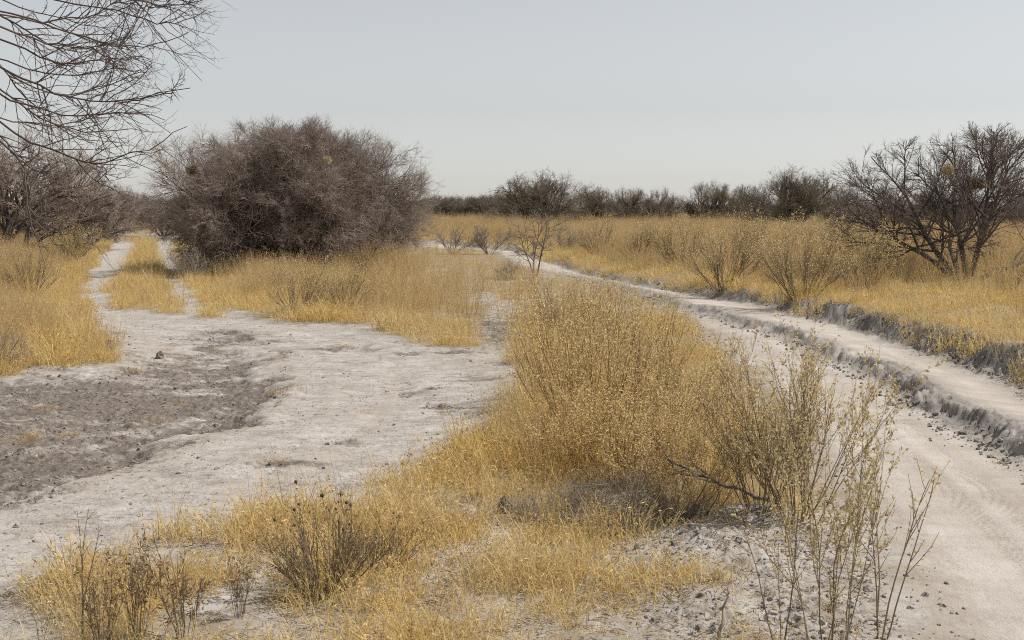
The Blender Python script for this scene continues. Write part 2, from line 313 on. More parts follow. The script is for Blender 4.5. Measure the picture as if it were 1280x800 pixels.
# ------------------------------------------------------------------ the land
def build_land():
    k = 0.62; ys = [-40, -20, -8, -2, 1, 3, 4.2]
    y = 5.0
    while y < 170: ys.append(y); y += max(0.012, k * y * y / (CAM_H * 1360))
    while y < 6500: ys.append(y); y *= 1.22
    ys = np.array(ys)
    uc = np.linspace(-0.5, 0.5, 860); s = 0.5 + 0.03 * (1.45 ** np.arange(1, 13) - 1)
    us = np.concatenate([-s[::-1], uc, s])
    Y, U = np.meshgrid(ys, us, indexing='ij'); X = U * (np.maximum(Y, 0) + 4.0)
    d = layers(X, Y); Z = height(X, Y, d)
    # how the ground looks, from where things are
    onroad = sstep(0.05, 0.5, d['edge'] + 0.15 * d['n1']) * sstep(0.15, -0.1, d['bank'] + 0.1 * d['n2'])
    rb = np.exp(-((d['ridge'] + 0.04) / 0.27) ** 2) * sstep(46, 30, Y) * sstep(-0.2, 0.3, d['n1'] + 0.5) + 1.0 * np.exp(-((d['bank'] - 0.3) / 0.38) ** 2)  # band over ridge step and bank face, where their shade is coloured in
    rb = np.clip(rb * (0.75 + 0.5 * d['n2']), 0, 1) * sstep(110, 70, Y)
    clear = sstep(-0.05, 0.25, d['clear'])
    patch = sstep(0.0, 0.35, d['patch'])
    fgbare = sstep(11.5, 9.5, Y) * sstep(0.0, 0.3, fbm(X * 1.7, Y * 1.7, 61, 3) + 0.02)
    bare = np.maximum.reduce([clear, patch, onroad, fgbare, 0.8 * sstep(0.18, 0.4, fbm(X * 0.8, Y * 0.8, 63, 3)) * sstep(60, 20, Y)])
    straw = (1 - bare) * (0.6 + 0.5 * d['n2']) * (0.6 + 0.4 * sstep(10, 14, Y))
    dark = np.clip(d['dark'] + 0.30 * sstep(0.1, 0.6, d['n1']) * clear, 0, 1) * np.maximum(clear, patch) + 0.35 * patch * (1 - clear)
    al = Y * 0.94 + X * 0.32
    streak = np.where(onroad > 0.2, fbm(d['edge'] * 5.0, al * 0.35, 91, 4), fbm((d['arc'] + 0.0) * 3.0, X * 0.35, 95, 4)) * 1.3 + 0.45
    for off in (1.5, 3.3): streak = streak + (d['clear'] > 0) * 0.55 * np.exp(-((d['arc'] + off + 0.4 * d['n1']) / 0.24) ** 2) * (0.6 + d['n2'])
    ny, nx = Y.shape
    V = np.stack([X, Y, Z], -1).reshape(-1, 3)
    idx = np.arange(ny * nx).reshape(ny, nx)
    q = np.stack([idx[:-1, :-1], idx[:-1, 1:], idx[1:, 1:], idx[1:, :-1]], -1).reshape(-1, 4)
    cen = lambda A: (A[:-1, :-1] + A[1:, 1:]).ravel() * 0.5
    road = (cen(d['edge']) > 0.15) & (cen(d['bank']) < 0.0) & (cen(Y) > -30)
    trk = (cen(d['clear']) > 0.0) & ~road
    me0 = mesh("whole", V, [q], smooth=True)
    nrm = np.zeros(len(V) * 3, np.float32); me0.vertex_normals.foreach_get("vector", nrm); nrm = nrm.reshape(-1, 3)
    A = {'streak': np.clip(streak, 0, 1), 'track': np.clip(onroad, 0, 1), 'dark': np.clip(dark * (1 - onroad), 0, 1), 'straw': np.clip(straw, 0, 1), 'shaded': np.clip(rb, 0, 1),
         'speck': np.clip(0.35 + 0.6 * clear + 0.8 * patch - 0.5 * onroad, 0, 1)}
    for name, m in (("ground", ~(road | trk)), ("sandy_road", road), ("dirt_track", trk)):
        f = q[m]; uq, inv = np.unique(f, return_inverse=True)
        me = mesh(name, V[uq], [inv.reshape(-1, 4)], [M['soil']], {k: a.ravel()[uq] for k, a in A.items()}, True)
        me.normals_split_custom_set_from_vertices(nrm[uq].tolist())
        link_tag(obj(name, me), kind='structure')
    bpy.data.meshes.remove(me0)
build_land()

# ------------------------------------------------------------------ growing wood: tubes, blades, leaves
class Geo:
    def __init__(s): s.V = []; s.F = []; s.A = []; s.n = 0
    def add(s, V, F, var):
        s.V.append(V.reshape(-1, 3)); s.F.append(np.asarray(F).reshape(-1, F.shape[-1]) + s.n); s.A.append(np.asarray(var).ravel()); s.n += V.reshape(-1, 3).shape[0]; return s
    def mesh(s, name, mat, smooth=True, tf=None):
        V = np.concatenate(s.V) if s.V else np.zeros((0, 3))
        if tf is not None: V = tf(V)
        return mesh(name, V, s.F, [mat], {'var': np.concatenate(s.A) if s.A else np.zeros(0)}, smooth)
def unit(v): return v / (np.linalg.norm(v, axis=-1, keepdims=True) + 1e-9)
def tubes(g, Pt, R, S=3, rng=None):
    n, K = Pt.shape[:2]
    if n == 0: return g
    T = unit(np.gradient(Pt, axis=1)); ref = np.zeros_like(T); ref[..., 0] = 0.43; ref[..., 1] = 0.77; ref[..., 2] = -0.46
    a = unit(np.cross(T, ref)); b = np.cross(T, a)
    th = np.arange(S) * 2 * math.pi / S
    V = Pt[:, :, None, :] + R[:, :, None, None] * (np.cos(th)[None, None, :, None] * a[:, :, None, :] + np.sin(th)[None, None, :, None] * b[:, :, None, :])
    i = np.arange(n * K * S).reshape(n, K, S); j = np.roll(i, -1, axis=2)
    f = np.stack([i[:, :-1], j[:, :-1], j[:, 1:], i[:, 1:]], -1).reshape(-1, 4)
    var = np.repeat((rng or np.random).rand(n), K * S)
    return g.add(V, f, var)
def poly(start, d, L, K, rng, wob=0.25, up=0.0, env=None):
    n = len(start); d = unit(d); out = np.zeros((n, K, 3)); out[:, 0] = start; p = start.copy(); st = (L / (K - 1))[:, None]
    for k in range(1, K):
        d = unit(d + wob * rng.normal(size=(n, 3)) * 0.6 + np.array([0, 0, up / (K - 1)])); p = p + d * st; out[:, k] = p
    if env is not None:
        f = env(out[:, -1]); s = np.where(f > 1, 1 / f ** 1.5, 1)[:, None, None] * np.where(f > 1, rng.uniform(0.75, 1.1, n), 1)[:, None, None]
        out = out[:, :1] + (out - out[:, :1]) * s
    return out
def kids(Pp, Rp, per, rng, t0, t1, a0, a1, lf, K, r, wob=0.3, up=0.1, env=None, lpow=0.5, flat=1.0):
    n, Kp = Pp.shape[:2]
    if isinstance(per, float) or isinstance(per, int): per = np.full(n, per)
    par = np.repeat(np.arange(n), per.astype(int)); m = len(par)
    t = rng.uniform(t0, t1, m) ** 0.8; u = t * (Kp - 1); i = np.minimum(u.astype(int), Kp - 2); fr = (u - i)[:, None]
    p = Pp[par, i] * (1 - fr) + Pp[par, i + 1] * fr; tan = unit(Pp[par, i + 1] - Pp[par, i])
    rr = Rp[par, i] * (1 - fr[:, 0]) + Rp[par, i + 1] * fr[:, 0]
    rv = rng.normal(size=(m, 3)); rv[:, 2] *= flat; pe = unit(rv - (rv * tan).sum(-1, keepdims=True) * tan)
    a = rng.uniform(a0, a1, m)[:, None]; d = np.cos(a) * tan + np.sin(a) * pe
    Lp = np.linalg.norm(np.diff(Pp, axis=1), axis=-1).sum(1)[par]
    L = Lp * lf * (1.2 - lpow * t) * rng.uniform(0.6, 1.35, m)
    Q = poly(p, d, L, K, rng, wob, up, env)
    r0 = np.minimum(rr * 0.8, r * rng.uniform(0.8, 1.3, m))
    return Q, r0[:, None] * np.linspace(1, 0.45, K)[None]
def leaves(g, Pt, n, size, rng, aspect=0.4, spread=0.02, t0=0.2, droop=0.0):
    m = len(Pt); K = Pt.shape[1]
    par = rng.randint(0, m, n); u = rng.uniform(t0, 1, n) * (K - 1); i = np.minimum(u.astype(int), K - 2); fr = (u - i)[:, None]
    p = Pt[par, i] * (1 - fr) + Pt[par, i + 1] * fr + rng.normal(size=(n, 3)) * spread
    tan = unit(Pt[par, i + 1] - Pt[par, i])
    ax = unit(tan * 0.6 + rng.normal(size=(n, 3)) * 0.7 + np.array([0, 0, -droop])); sd = unit(np.cross(ax, rng.normal(size=(n, 3))))
    nn = np.cross(ax, sd); L = size * rng.uniform(0.5, 1.4, n)[:, None]; W = L * aspect
    V = np.stack([p, p + ax * L * 0.5 + sd * W * 0.5 + nn * L * 0.08, p + ax * L, p + ax * L * 0.5 - sd * W * 0.5 + nn * L * 0.08], 1)
    f = np.arange(n * 4).reshape(n, 4)
    return g.add(V, f, np.repeat(rng.rand(n), 4))
def blades(g, n, rad, h0, h1, wd, rng, lean=0.5, K=4, bend=0.6, base=None):
    th = rng.uniform(0, 6.283, n); r = rad * np.sqrt(rng.rand(n))
    p0 = np.stack([r * np.cos(th), r * np.sin(th), np.full(n, -0.01)], -1) if base is None else base
    az = th + rng.normal(size=n) * 0.9; le = np.abs(rng.normal(size=n)) * lean; h = rng.uniform(h0, h1, n)
    o = np.stack([np.cos(az), np.sin(az), np.zeros(n)], -1); fc = rng.uniform(0, 6.283, n); sd = np.stack([np.cos(fc), np.sin(fc), np.zeros(n)], -1)
    s = np.linspace(0, 1, K)[None, :, None]; bd = (bend * rng.rand(n))[:, None, None]
    ang = le[:, None, None] + bd * s * 1.4
    step = h[:, None, None] / (K - 1)
    dirs = np.sin(ang) * o[:, None] + np.cos(ang) * np.array([0, 0, 1.0]); c = p0[:, None] + np.concatenate([np.zeros((n, 1, 3)), np.cumsum(dirs[:, :-1] * step, 1)], 1)
    wv = wd * np.linspace(1, 0.25, K)[None, :, None] * rng.uniform(0.6, 1.3, n)[:, None, None]
    V = np.stack([c - sd[:, None] * wv * 0.5, c + sd[:, None] * wv * 0.5], 2)
    i = np.arange(n * K * 2).reshape(n, K, 2)
    f = np.stack([i[:, :-1, 0], i[:, :-1, 1], i[:, 1:, 1], i[:, 1:, 0]], -1).reshape(-1, 4)
    g.add(V, f, np.repeat(rng.rand(n), K * 2)); return c

# ------------------------------------------------------------------ countless small things: one scattered object each
def scatter(name, protos, mat, pts, rz, scl, tint, which, tilt=None):
    """protos: list of Geo. pts (n,3). One object; the copies are placed by its own nodes."""
    n = len(pts); Vs = [pts]; Fs = []; pid = [np.zeros(n, int)]; var = [np.zeros(n)]; off = n
    for k, g in enumerate(protos):
        V = np.concatenate(g.V); Vs.append(V); Fs += [f + off for f in g.F]; pid.append(np.full(len(V), k + 1)); var.append(np.concatenate(g.A)); off += len(V)
    tot = off; z = lambda a: np.concatenate([np.asarray(a, float), np.zeros(tot - n)])
    rot = np.zeros((tot, 3)); rot[:n, 2] = rz
    if tilt is not None: rot[:n, :2] = tilt
    me = mesh(name, np.concatenate(Vs), Fs, [mat], {'pid': np.concatenate(pid).astype(int), 'var': np.concatenate(var), 'rot': rot, 'scl': z(scl), 'tint': z(tint),
              'which': np.concatenate([np.asarray(which, int), np.zeros(tot - n, int)])}, False)
    o = obj(name, me)
    ng = bpy.data.node_groups.new(name + "_nodes", 'GeometryNodeTree')
    ng.interface.new_socket("Geometry", in_out='INPUT', socket_type='NodeSocketGeometry'); ng.interface.new_socket("Geometry", in_out='OUTPUT', socket_type='NodeSocketGeometry')
    A = lambda t: ng.nodes.new(t)
    gi, go = A('NodeGroupInput'), A('NodeGroupOutput')
    def named(nm, ty): a = A('GeometryNodeInputNamedAttribute'); a.data_type = ty; a.inputs['Name'].default_value = nm; return a.outputs['Attribute']
    def pick(k):
        c = A('FunctionNodeCompare'); c.data_type = 'INT'; c.operation = 'EQUAL'; ng.links.new(named('pid', 'INT'), c.inputs[2]); c.inputs[3].default_value = k
        s = A('GeometryNodeSeparateGeometry'); s.domain = 'POINT'; ng.links.new(gi.outputs[0], s.inputs[0]); ng.links.new(c.outputs[0], s.inputs[1]); return s.outputs[0]
    j = A('GeometryNodeJoinGeometry')
    for k in range(len(protos)):
        gt = A('GeometryNodeGeometryToInstance'); ng.links.new(pick(k + 1), gt.inputs[0]); ng.links.new(gt.outputs[0], j.inputs[0])
    ip = A('GeometryNodeInstanceOnPoints'); ng.links.new(pick(0), ip.inputs['Points']); ng.links.new(j.outputs[0], ip.inputs['Instance'])
    ip.inputs['Pick Instance'].default_value = True; ng.links.new(named('which', 'INT'), ip.inputs['Instance Index'])
    ng.links.new(named('rot', 'FLOAT_VECTOR'), ip.inputs['Rotation']); ng.links.new(named('scl', 'FLOAT'), ip.inputs['Scale'])
    ng.links.new(ip.outputs[0], go.inputs[0])
    md = o.modifiers.new("scatter", 'NODES'); md.node_group = ng
    return link_tag(o, kind='stuff')
def propose(rng, n, y0, y1, pw):
    """random spots, thinning with distance by y**pw per row"""
    u = rng.rand(n); e = pw + 1
    Y = (y0 ** e + u * (y1 ** e - y0 ** e)) ** (1 / e)
    return rng.uniform(-1, 1, n) * (0.44 * Y + 2.5), Y

def open_ground(X, Y): return np.exp(-((X / np.maximum(Y, 1) - 0.338) / 0.10) ** 4 - ((Y - 28) / 10.0) ** 6)   # short grass round the forked tree
def coverage(X, Y, d):
    """how much of the ground the low grass claims, and the tall grass"""
    bank_in = d['bank'] > 0.35
    road = (d['edge'] > -0.35) & ~(bank_in | (d['bank'] + 0.3 * d['n1'] > 0.22))
    big = fbm(X * 0.35, Y * 0.35, 71, 3); mid = fbm(X * 1.3, Y * 1.3, 73, 3)
    g = np.where(road | (d['clear'] > 0.02), 0.0, 1.0)
    g = g * np.where(d['patch'] > np.where((Y < 12.5) & (X < 0.9), 0.42, 0.1), 0.12, 1.0)
    fg = sstep(11.8, 10.2, Y) * (d['edge'] < 0)
    g = g * (1 - fg * (1 - sstep(-0.36, 0.02, mid + 0.06 - 0.55 * sstep(0.6, 1.8, X) - 0.1 * sstep(10.2, 10.9, Y))))
    mid_zone = (Y > 20) & (Y < 45) & ~bank_in
    g = g * (1 - 0.75 * mid_zone * sstep(0.10, 0.35, mid) * sstep(-1.5, 0.5, X) )
    edge_d = np.minimum(np.where(bank_in, d['bank'] - 0.35, 99), np.where(d['clear'] < 0.02, -d['clear'], 0)); edge_d = np.where(~bank_in, np.minimum(edge_d, -d['edge']), edge_d)
    far = sstep(0.5, 2.2, edge_d)
    t = g * far * np.where(bank_in, 0.55 + 0.45 * sstep(-0.4, 0.1, big), sstep(-0.45, 0.25, big + 0.25)) * (Y > 12.5)
    t = t * (1 - 0.97 * open_ground(X, Y))
    t = t * np.where((~bank_in) & (Y > 26) & (d['edge'] > -4.5), 0.0, 1)
    left = (X < 0) & (Y < 55)
    t = t * np.where(left, 0.75, 1) * np.where((X > -6) & (X < 4) & (Y < 44) & ~bank_in, 0.22, 1)
    return g, t, edge_d, big, mid

def build_grass():
    rng = np.random.RandomState(3)
    # low golden grass
    pr = []
    for k in range(5):
        g = Geo(); c = blades(g, 18, 0.13, 0.03, 0.14, 0.0065, rng, 0.75, 5, 2.4); leaves(g, c, 24, 0.034, rng, 0.24, 0.014, 0.1); pr.append(g)
    for k in range(3):
        g = Geo(); c = blades(g, 17, 0.14, 0.08, 0.30, 0.0062, rng, 0.40, 5, 1.5); blades(g, 2, 0.12, 0.3, 0.5, 0.004, rng, 0.2, 5, 0.4); leaves(g, c, 26, 0.036, rng, 0.24, 0.012, 0.25); pr.append(g)
    X, Y = propose(rng, 190000, 5.5, 95, -0.1)
    d = layers(X, Y); g, t, ed, big, mid = coverage(X, Y, d)
    keep = rng.rand(len(X)) < g * np.where(Y > 70, 0.8, 1) * (0.35 + 0.65 * sstep(-0.25, 0.15, fbm(X * 1.9, Y * 1.9, 81, 2)))
    X, Y, ed, big, mid = X[keep], Y[keep], ed[keep], big[keep], mid[keep]
    Z = height(X, Y); n = len(X)
    tall = (rng.rand(n) < 0.55 * sstep(0.15, 0.9, ed + 0.6 * mid)) & ((Y > 10.5) | (rng.rand(n) < 0.14))
    which = np.where(tall, rng.randint(5, 8, n), rng.randint(0, 5, n))
    sc = rng.uniform(0.7, 1.35, n) * np.where(Y < 11, 0.82, 1.0) * (1 + 0.006 * np.clip(Y - 20, 0, 60)) * (0.95 + 0.7 * fbm(X * 1.4, Y * 1.4, 83, 2))
    sc = sc * np.where((d['edge'][keep] > -5.5) & (d['bank'][keep] < 0) & (Y > 27), 0.36, 1)
    sc = sc * (1 - 0.12 * open_ground(X, Y))
    scatter("dry_grass", pr, M['gold'], np.stack([X, Y, Z], -1), rng.uniform(0, 6.28, n), sc, np.clip(0.3 + 0.9 * mid + 0.25 * rng.normal(size=n), 0, 1), which, rng.normal(size=(n, 2)) * 0.08)
    print("dry_grass", n)
    # tall tan grass with seed heads
    pr = []
    for k in range(5):
        g = Geo(); c = blades(g, 30, 0.20, 0.55, 1.2, 0.006, rng, 0.20, 5, 0.4)
        leaves(g, c, 110, 0.035, rng, 0.4, 0.006, 0.35); pr.append(g)
    X, Y = propose(rng, 170000, 9, 240, -0.3)
    d = layers(X, Y); g, t, ed, big, mid = coverage(X, Y, d)
    keep = rng.rand(len(X)) < np.maximum(t, 0.05 * g * (Y > 10) * (1 - open_ground(X, Y))) * np.where(Y < 30, 0.75, 1)
    X, Y, big, mid, ed = X[keep], Y[keep], big[keep], mid[keep], ed[keep]; Z = height(X, Y); n = len(X)
    sc = rng.uniform(0.55, 1.05, n) * (0.95 + 0.6 * big + 0.25 * mid) * (0.6 + 0.4 * sstep(0.5, 4, ed)) * (1 + 0.2 * sstep(60, 120, Y))
    scatter("tall_grass", pr, M['tan'], np.stack([X, Y, Z], -1), rng.uniform(0, 6.28, n), sc, np.clip(0.35 + 0.8 * mid + 0.25 * rng.normal(size=n), 0, 1), rng.randint(0, 5, n), rng.normal(size=(n, 2)) * 0.06)
    print("tall_grass", n)
    # clods
    pr = []
    for k in range(6):
        nu, nv = 7, 5
        th = np.linspace(0, 2 * math.pi, nu, endpoint=False); ph = np.linspace(0.15, math.pi - 0.15, nv)
        T, Pp = np.meshgrid(th, ph, indexing='ij'); r = 1 + 0.38 * rng.normal(size=T.shape) * 0.6
        V = np.stack([r * np.cos(T) * np.sin(Pp), r * np.sin(T) * np.sin(Pp), 0.62 * r * np.cos(Pp)], -1)
        i = np.arange(nu * nv).reshape(nu, nv); jn = np.roll(i, -1, 0)
        f = np.stack([i[:, :-1], i[:, 1:], jn[:, 1:], jn[:, :-1]], -1).reshape(-1, 4)
        pr.append(Geo().add(V, f, np.full(nu * nv, rng.rand())))
    X, Y = propose(rng, 150000, 5.5, 45, -0.7)
    d = layers(X, Y)
    rbk = np.exp(-((d['ridge'] + 0.35) / 0.22) ** 2) * 0.40 + np.exp(-((d['bank'] - 0.2) / 0.28) ** 2) * 0.4
    cl = (d['clear'] > 0)
    lft = sstep(-1.1, -0.2, d['edge']) * sstep(0.5, 0.0, d['edge']) * 0.25
    pp = rbk + 0.5 * sstep(0.0, 0.6, d['patch']) * (d['edge'] < 0) + 0.02 * cl + 0.45 * sstep(0.3, 0.8, d['dark'] + 0.4 * d['n2']) * cl + lft + 0.02 * (Y < 12) * (d['edge'] < 0)
    keep = rng.rand(len(X)) < pp; X, Y = X[keep], Y[keep]; Z = height(X, Y); n = len(X); rk = rbk[keep] > 0.2
    sc = np.exp(rng.normal(size=n) * 0.55) * np.where(rk, 0.016, 0.0072); sc = np.clip(sc, 0.003, 0.034)
    scatter("soil_clods", pr, M['clod'], np.stack([X, Y, Z + 0.12 * sc], -1), rng.uniform(0, 6.28, n), sc, np.clip(0.4 + 0.35 * rng.normal(size=n), 0, 1), rng.randint(0, 6, n), rng.normal(size=(n, 2)) * 0.3)
    print("clods", n)
    # bits of dead stalk and straw lying about
    pr = []
    for k in range(5):
        g = Geo(); m = 5
        st = np.concatenate([rng.uniform(-0.09, 0.09, (m, 2)), rng.uniform(0.003, 0.015, (m, 1))], 1)
        dd = rng.normal(size=(m, 3)); dd[:, 2] *= 0.12
        Q = poly(st, dd, rng.uniform(0.015, 0.07, m), 3, rng, 0.4); tubes(g, Q, np.full((m, 3), 0.0019), 3, rng); pr.append(g)
    X, Y = propose(rng, 70000, 5.5, 40, -0.6)
    d = layers(X, Y); cl = d['clear'] > 0; g, t, ed, big, mid = coverage(X, Y, d)
    dk = sstep(0.3, 0.8, d['dark'] + 0.4 * d['n2'])
    pp = np.where(cl, 0.14 + 0.9 * dk + 0.25 * sstep(0.6, 0.0, d['clear']), 0.45 * (d['edge'] < -0.1) + 0.35 * (d['bank'] > 0.1))
    keep = rng.rand(len(X)) < pp; X, Y = X[keep], Y[keep]; Z = height(X, Y); n = len(X)
    tt = np.where(cl[keep] & (rng.rand(n) < 0.85), 0.1 * rng.rand(n), 0.3 + 0.7 * rng.rand(n))
    scatter("plant_litter", pr, M['litter'], np.stack([X, Y, Z], -1), rng.uniform(0, 6.28, n), rng.uniform(0.6, 1.5, n) * np.where(cl[keep], 0.55, 1), tt, rng.randint(0, 5, n))
    print("litter", n)
build_grass()

# ------------------------------------------------------------------ thorn trees
def thorn_mesh(key, seed, W, H, stems, per, z0=0.25, zen=(0.15, 1.25), r0=0.09, twr=0.006, wob=0.28, low=0.12, mats=('bark', 'twig'), open_=1.0, up=0.25, lean=(0, 0)):
    """bare dome-crowned thorn tree: W wide, H tall, crown from low*H up. Returns trunk mesh and crown mesh."""
    rng = np.random.RandomState(seed)
    def env(p):
        zc = H * 0.48; zz = p[:, 2] - zc; a = np.where(zz > 0, H - zc, zc * (1 - low) + 1e-6)
        ang = np.arctan2(p[:, 1], p[:, 0]); k = 1 + 0.05 * np.sin(ang * 3 + seed) + 0.05 * np.sin(ang * 7 + 2 * seed)
        e = 1.3 if z0 < 0.14 else 1.0
        return (((p[:, 0] ** 2 + p[:, 1] ** 2) / (W * 0.5 * k) ** 2) ** e + ((zz / (a * k)) ** 2) ** e) ** (0.5 / e)
    az = np.arange(stems) * 2 * math.pi / stems + rng.normal(size=stems) * 0.35; ze = rng.uniform(zen[0], zen[1], stems)
    d = np.stack([np.sin(ze) * np.cos(az) + lean[0], np.sin(ze) * np.sin(az) + lean[1], np.cos(ze)], -1)
    tx = np.sin(ze) * W * 0.5; tz = np.cos(ze) * H * 0.9; L = np.hypot(tx, tz) * rng.uniform(0.70, 1.0, stems)
    st = np.stack([np.cos(az) * 0.10, np.sin(az) * 0.10, np.full(stems, -0.1)], -1) * (0.7 if stems < 8 else 1)
    P0 = poly(st, d, L, 9, rng, wob * 0.8, up, env); R0 = r0 * rng.uniform(0.6, 1.2, stems)[:, None] * np.linspace(1, 0.3, 9)[None]
    tr = Geo(); tubes(tr, P0, R0, 7, rng)
    P1, R1 = kids(P0, R0, per[0], rng, z0, 1, 0.35, 1.0, 0.62, 7, r0 * 0.38, wob, up * 0.6, env)
    tubes(tr, P1, R1, 5, rng)
    cr = Geo()
    P2, R2 = kids(P1, R1, per[1], rng, 0.15, 1, 0.3, 0.9, 0.50, 5, max(r0 * 0.15, twr * 1.6), wob * 0.9, up * 0.5, env); tubes(cr, P2, R2, 4, rng)
    P3, R3 = kids(P2, R2, per[2], rng, 0.1, 1, 0.35, 0.95, 0.55 * open_, 4, twr * 1.1, wob * 0.9, up * 0.4, env); tubes(cr, P3, R3, 3, rng)
    P4, R4 = kids(P3, R3, per[3], rng, 0.1, 1, 0.4, 1.05, 0.6, 3, twr * 0.75, wob * 1.0, up * 0.3); tubes(cr, P4, R4, 3, rng)
    return tr.mesh(key + "_trunk", M[mats[0]]), cr.mesh(key + "_crown", M[mats[1]])
def tree(name, ms, label, loc, rz=0, sc=1, group=None, cat='tree'):
    e = empty(name, loc, rz, sc); link_tag(e, label, cat, group)
    obj('trunk', ms[0], e); obj('crown', ms[1], e)
    return e
def near(px, basey): return G(px, basey)

BIG = thorn_mesh("dome", 11, 10.0, 5.0, 34, (10, 10, 9, 6), 0.12, (0.05, 1.26), 0.07, 0.0075, 0.18, 0.02, up=0.06)
p = near(362, 341)
tree("thorn_tree", BIG, "broad dome of a bare thorn tree, the biggest and densest one, between the two tracks", tuple(p), 0.4)
OPEN = thorn_mesh("spreading", 43, 8.7, 3.65, 7, (12, 10, 7, 4), 0.2, (0.2, 1.3), 0.075, 0.0052, 0.16, 0.0, ('bark', 'twig_brown'), open_=0.9, up=0.10)
q = near(1207, 354)
tree("thorn_tree", OPEN, "open bare thorn tree with dark forked trunk in the grass right of the sandy road", tuple(q), 1.1)

V1 = thorn_mesh("far_one", 41, 7.0, 4.6, 13, (8, 8, 7, 4), 0.15, (0.1, 1.3), 0.08, 0.013, 0.28, 0.1, ('bark', 'twig_olive_hazy'))
V2 = thorn_mesh("far_two", 43, 6.0, 3.6, 15, (8, 8, 7, 4), 0.08, (0.1, 1.4), 0.07, 0.014, 0.28, 0.05, ('bark', 'twig_olive_hazy'))
V3 = thorn_mesh("far_three", 47, 6.4, 4.2, 13, (8, 8, 7, 4), 0.15, (0.1, 1.3), 0.07, 0.012, 0.28, 0.08, ('bark', 'twig'))
HT = {0: 4.6, 1: 3.6, 2: 4.2}; WD = {0: 7.0, 1: 6.0, 2: 6.4}
def far_tree(px, top, width, Y, v, label, group):
    x = (px - CX) / F * Y / math.cos(PITCH) * 0.9967; z = gz(x, Y)
    H = (at_depth(px, top, Y)[2] - z) * 1.12; Wm = width * Y / F * 1.15
    sxy = Wm / WD[v]; sz = H / HT[v]
    return tree("thorn_tree", (V1, V2, V3)[v], label, (x, Y, z), (px * 1.7) % 6.28, (sxy, sxy, sz), group)
GL = "bare thorn trees beyond the left track"; GR = "thorn trees along the far skyline"
far_tree(0, 166, 250, 58, 2, "tall dark thorn tree behind the drooping branches at the left edge of the photo", GL)
far_tree(92, 224, 150, 74, 2, "rounded grey thorn tree just right of the tall dark one, left of the two ruts", GL)
far_tree(128, 246, 80, 92, 2, "low grey thorn tree directly left of where the left track disappears", GL)
far_tree(168, 247, 70, 125, 1, "small dark thorn tree closing the end of the left track", GL)
far_tree(205, 250, 70, 112, 2, "low thorn tree half hidden behind the left flank of the big dome tree", GL)
for a in ((680, 221, 112, 108, 0, "tallest of the skyline trees left of the skyline gap, above the small grey sapling"),
          (738, 236, 84, 114, 0, "round topped skyline tree touching the right side of the tallest one above the sapling"),
          (789, 242, 66, 118, 1, "small skyline tree, second from the left side of the skyline gap"),
          (823, 239, 54, 112, 2, "dark skyline tree ending the row directly left of the skyline gap"),
          (640, 246, 66, 128, 1, "low skyline tree leaning on the left side of the tallest one above the sapling"),
          (600, 249, 70, 150, 1, "low flat skyline tree midway between the big dome tree and the tallest skyline tree"),
          (556, 250, 76, 150, 1, "low flat skyline tree just right of the big dome tree"),
          (890, 236, 80, 110, 1, "flat topped skyline tree directly right of the skyline gap"),
          (935, 238, 70, 116, 1, "dark skyline tree between the flat topped one and the taller open crowned one"),
          (988, 217, 112, 98, 0, "taller open crowned skyline tree behind the brown shrubs, left of the forked thorn tree"),
          (1046, 240, 76, 108, 1, "low brown skyline tree between the open crowned one and the forked thorn tree"),
          (1096, 246, 90, 92, 2, "grey thorn tree seen through the left branches of the forked thorn tree"),
          (1160, 246, 90, 100, 1, "dark low tree straight behind the trunk of the forked thorn tree"),
          (1262, 244, 110, 88, 2, "grey thorn tree seen through the right branches of the forked thorn tree")):
    far_tree(*a[:5], a[5], GR)
# the wood that closes the horizon
rng = np.random.RandomState(5); pr = []
for k in range(3):
    g = Geo(); m = 1500
    c = rng.normal(size=(m, 3)); c = unit(c) * (rng.rand(m, 1) ** 0.4); c[:, 2] = np.abs(c[:, 2]) * 0.9; c = c * np.array([3.4, 3.4, 3.2])
    Q = poly(c, rng.normal(size=(m, 3)) + np.array([0, 0, 0.6]) + 0.3 * c, rng.uniform(0.4, 1.1, m), 3, rng, 0.3); tubes(g, Q, np.full((m, 3), 0.024) * np.linspace(1, 0.4, 3)[None], 3, rng); pr.append(g)
n = 900; Y = rng.uniform(170, 420, n); X = rng.uniform(-0.62, 0.62, n) * Y
far_ok = ~((np.abs(X / Y - (852 - CX) / F) < 0.008)); X, Y = X[far_ok], Y[far_ok]; n = len(X)
scatter("distant_woods", pr, M['wood_far'], np.stack([X, Y, height(X, Y)], -1), rng.uniform(0, 6.28, n), rng.uniform(0.65, 1.15, n) * (0.85 + 0.3 * (X < 0)), rng.rand(n), rng.randint(0, 3, n))

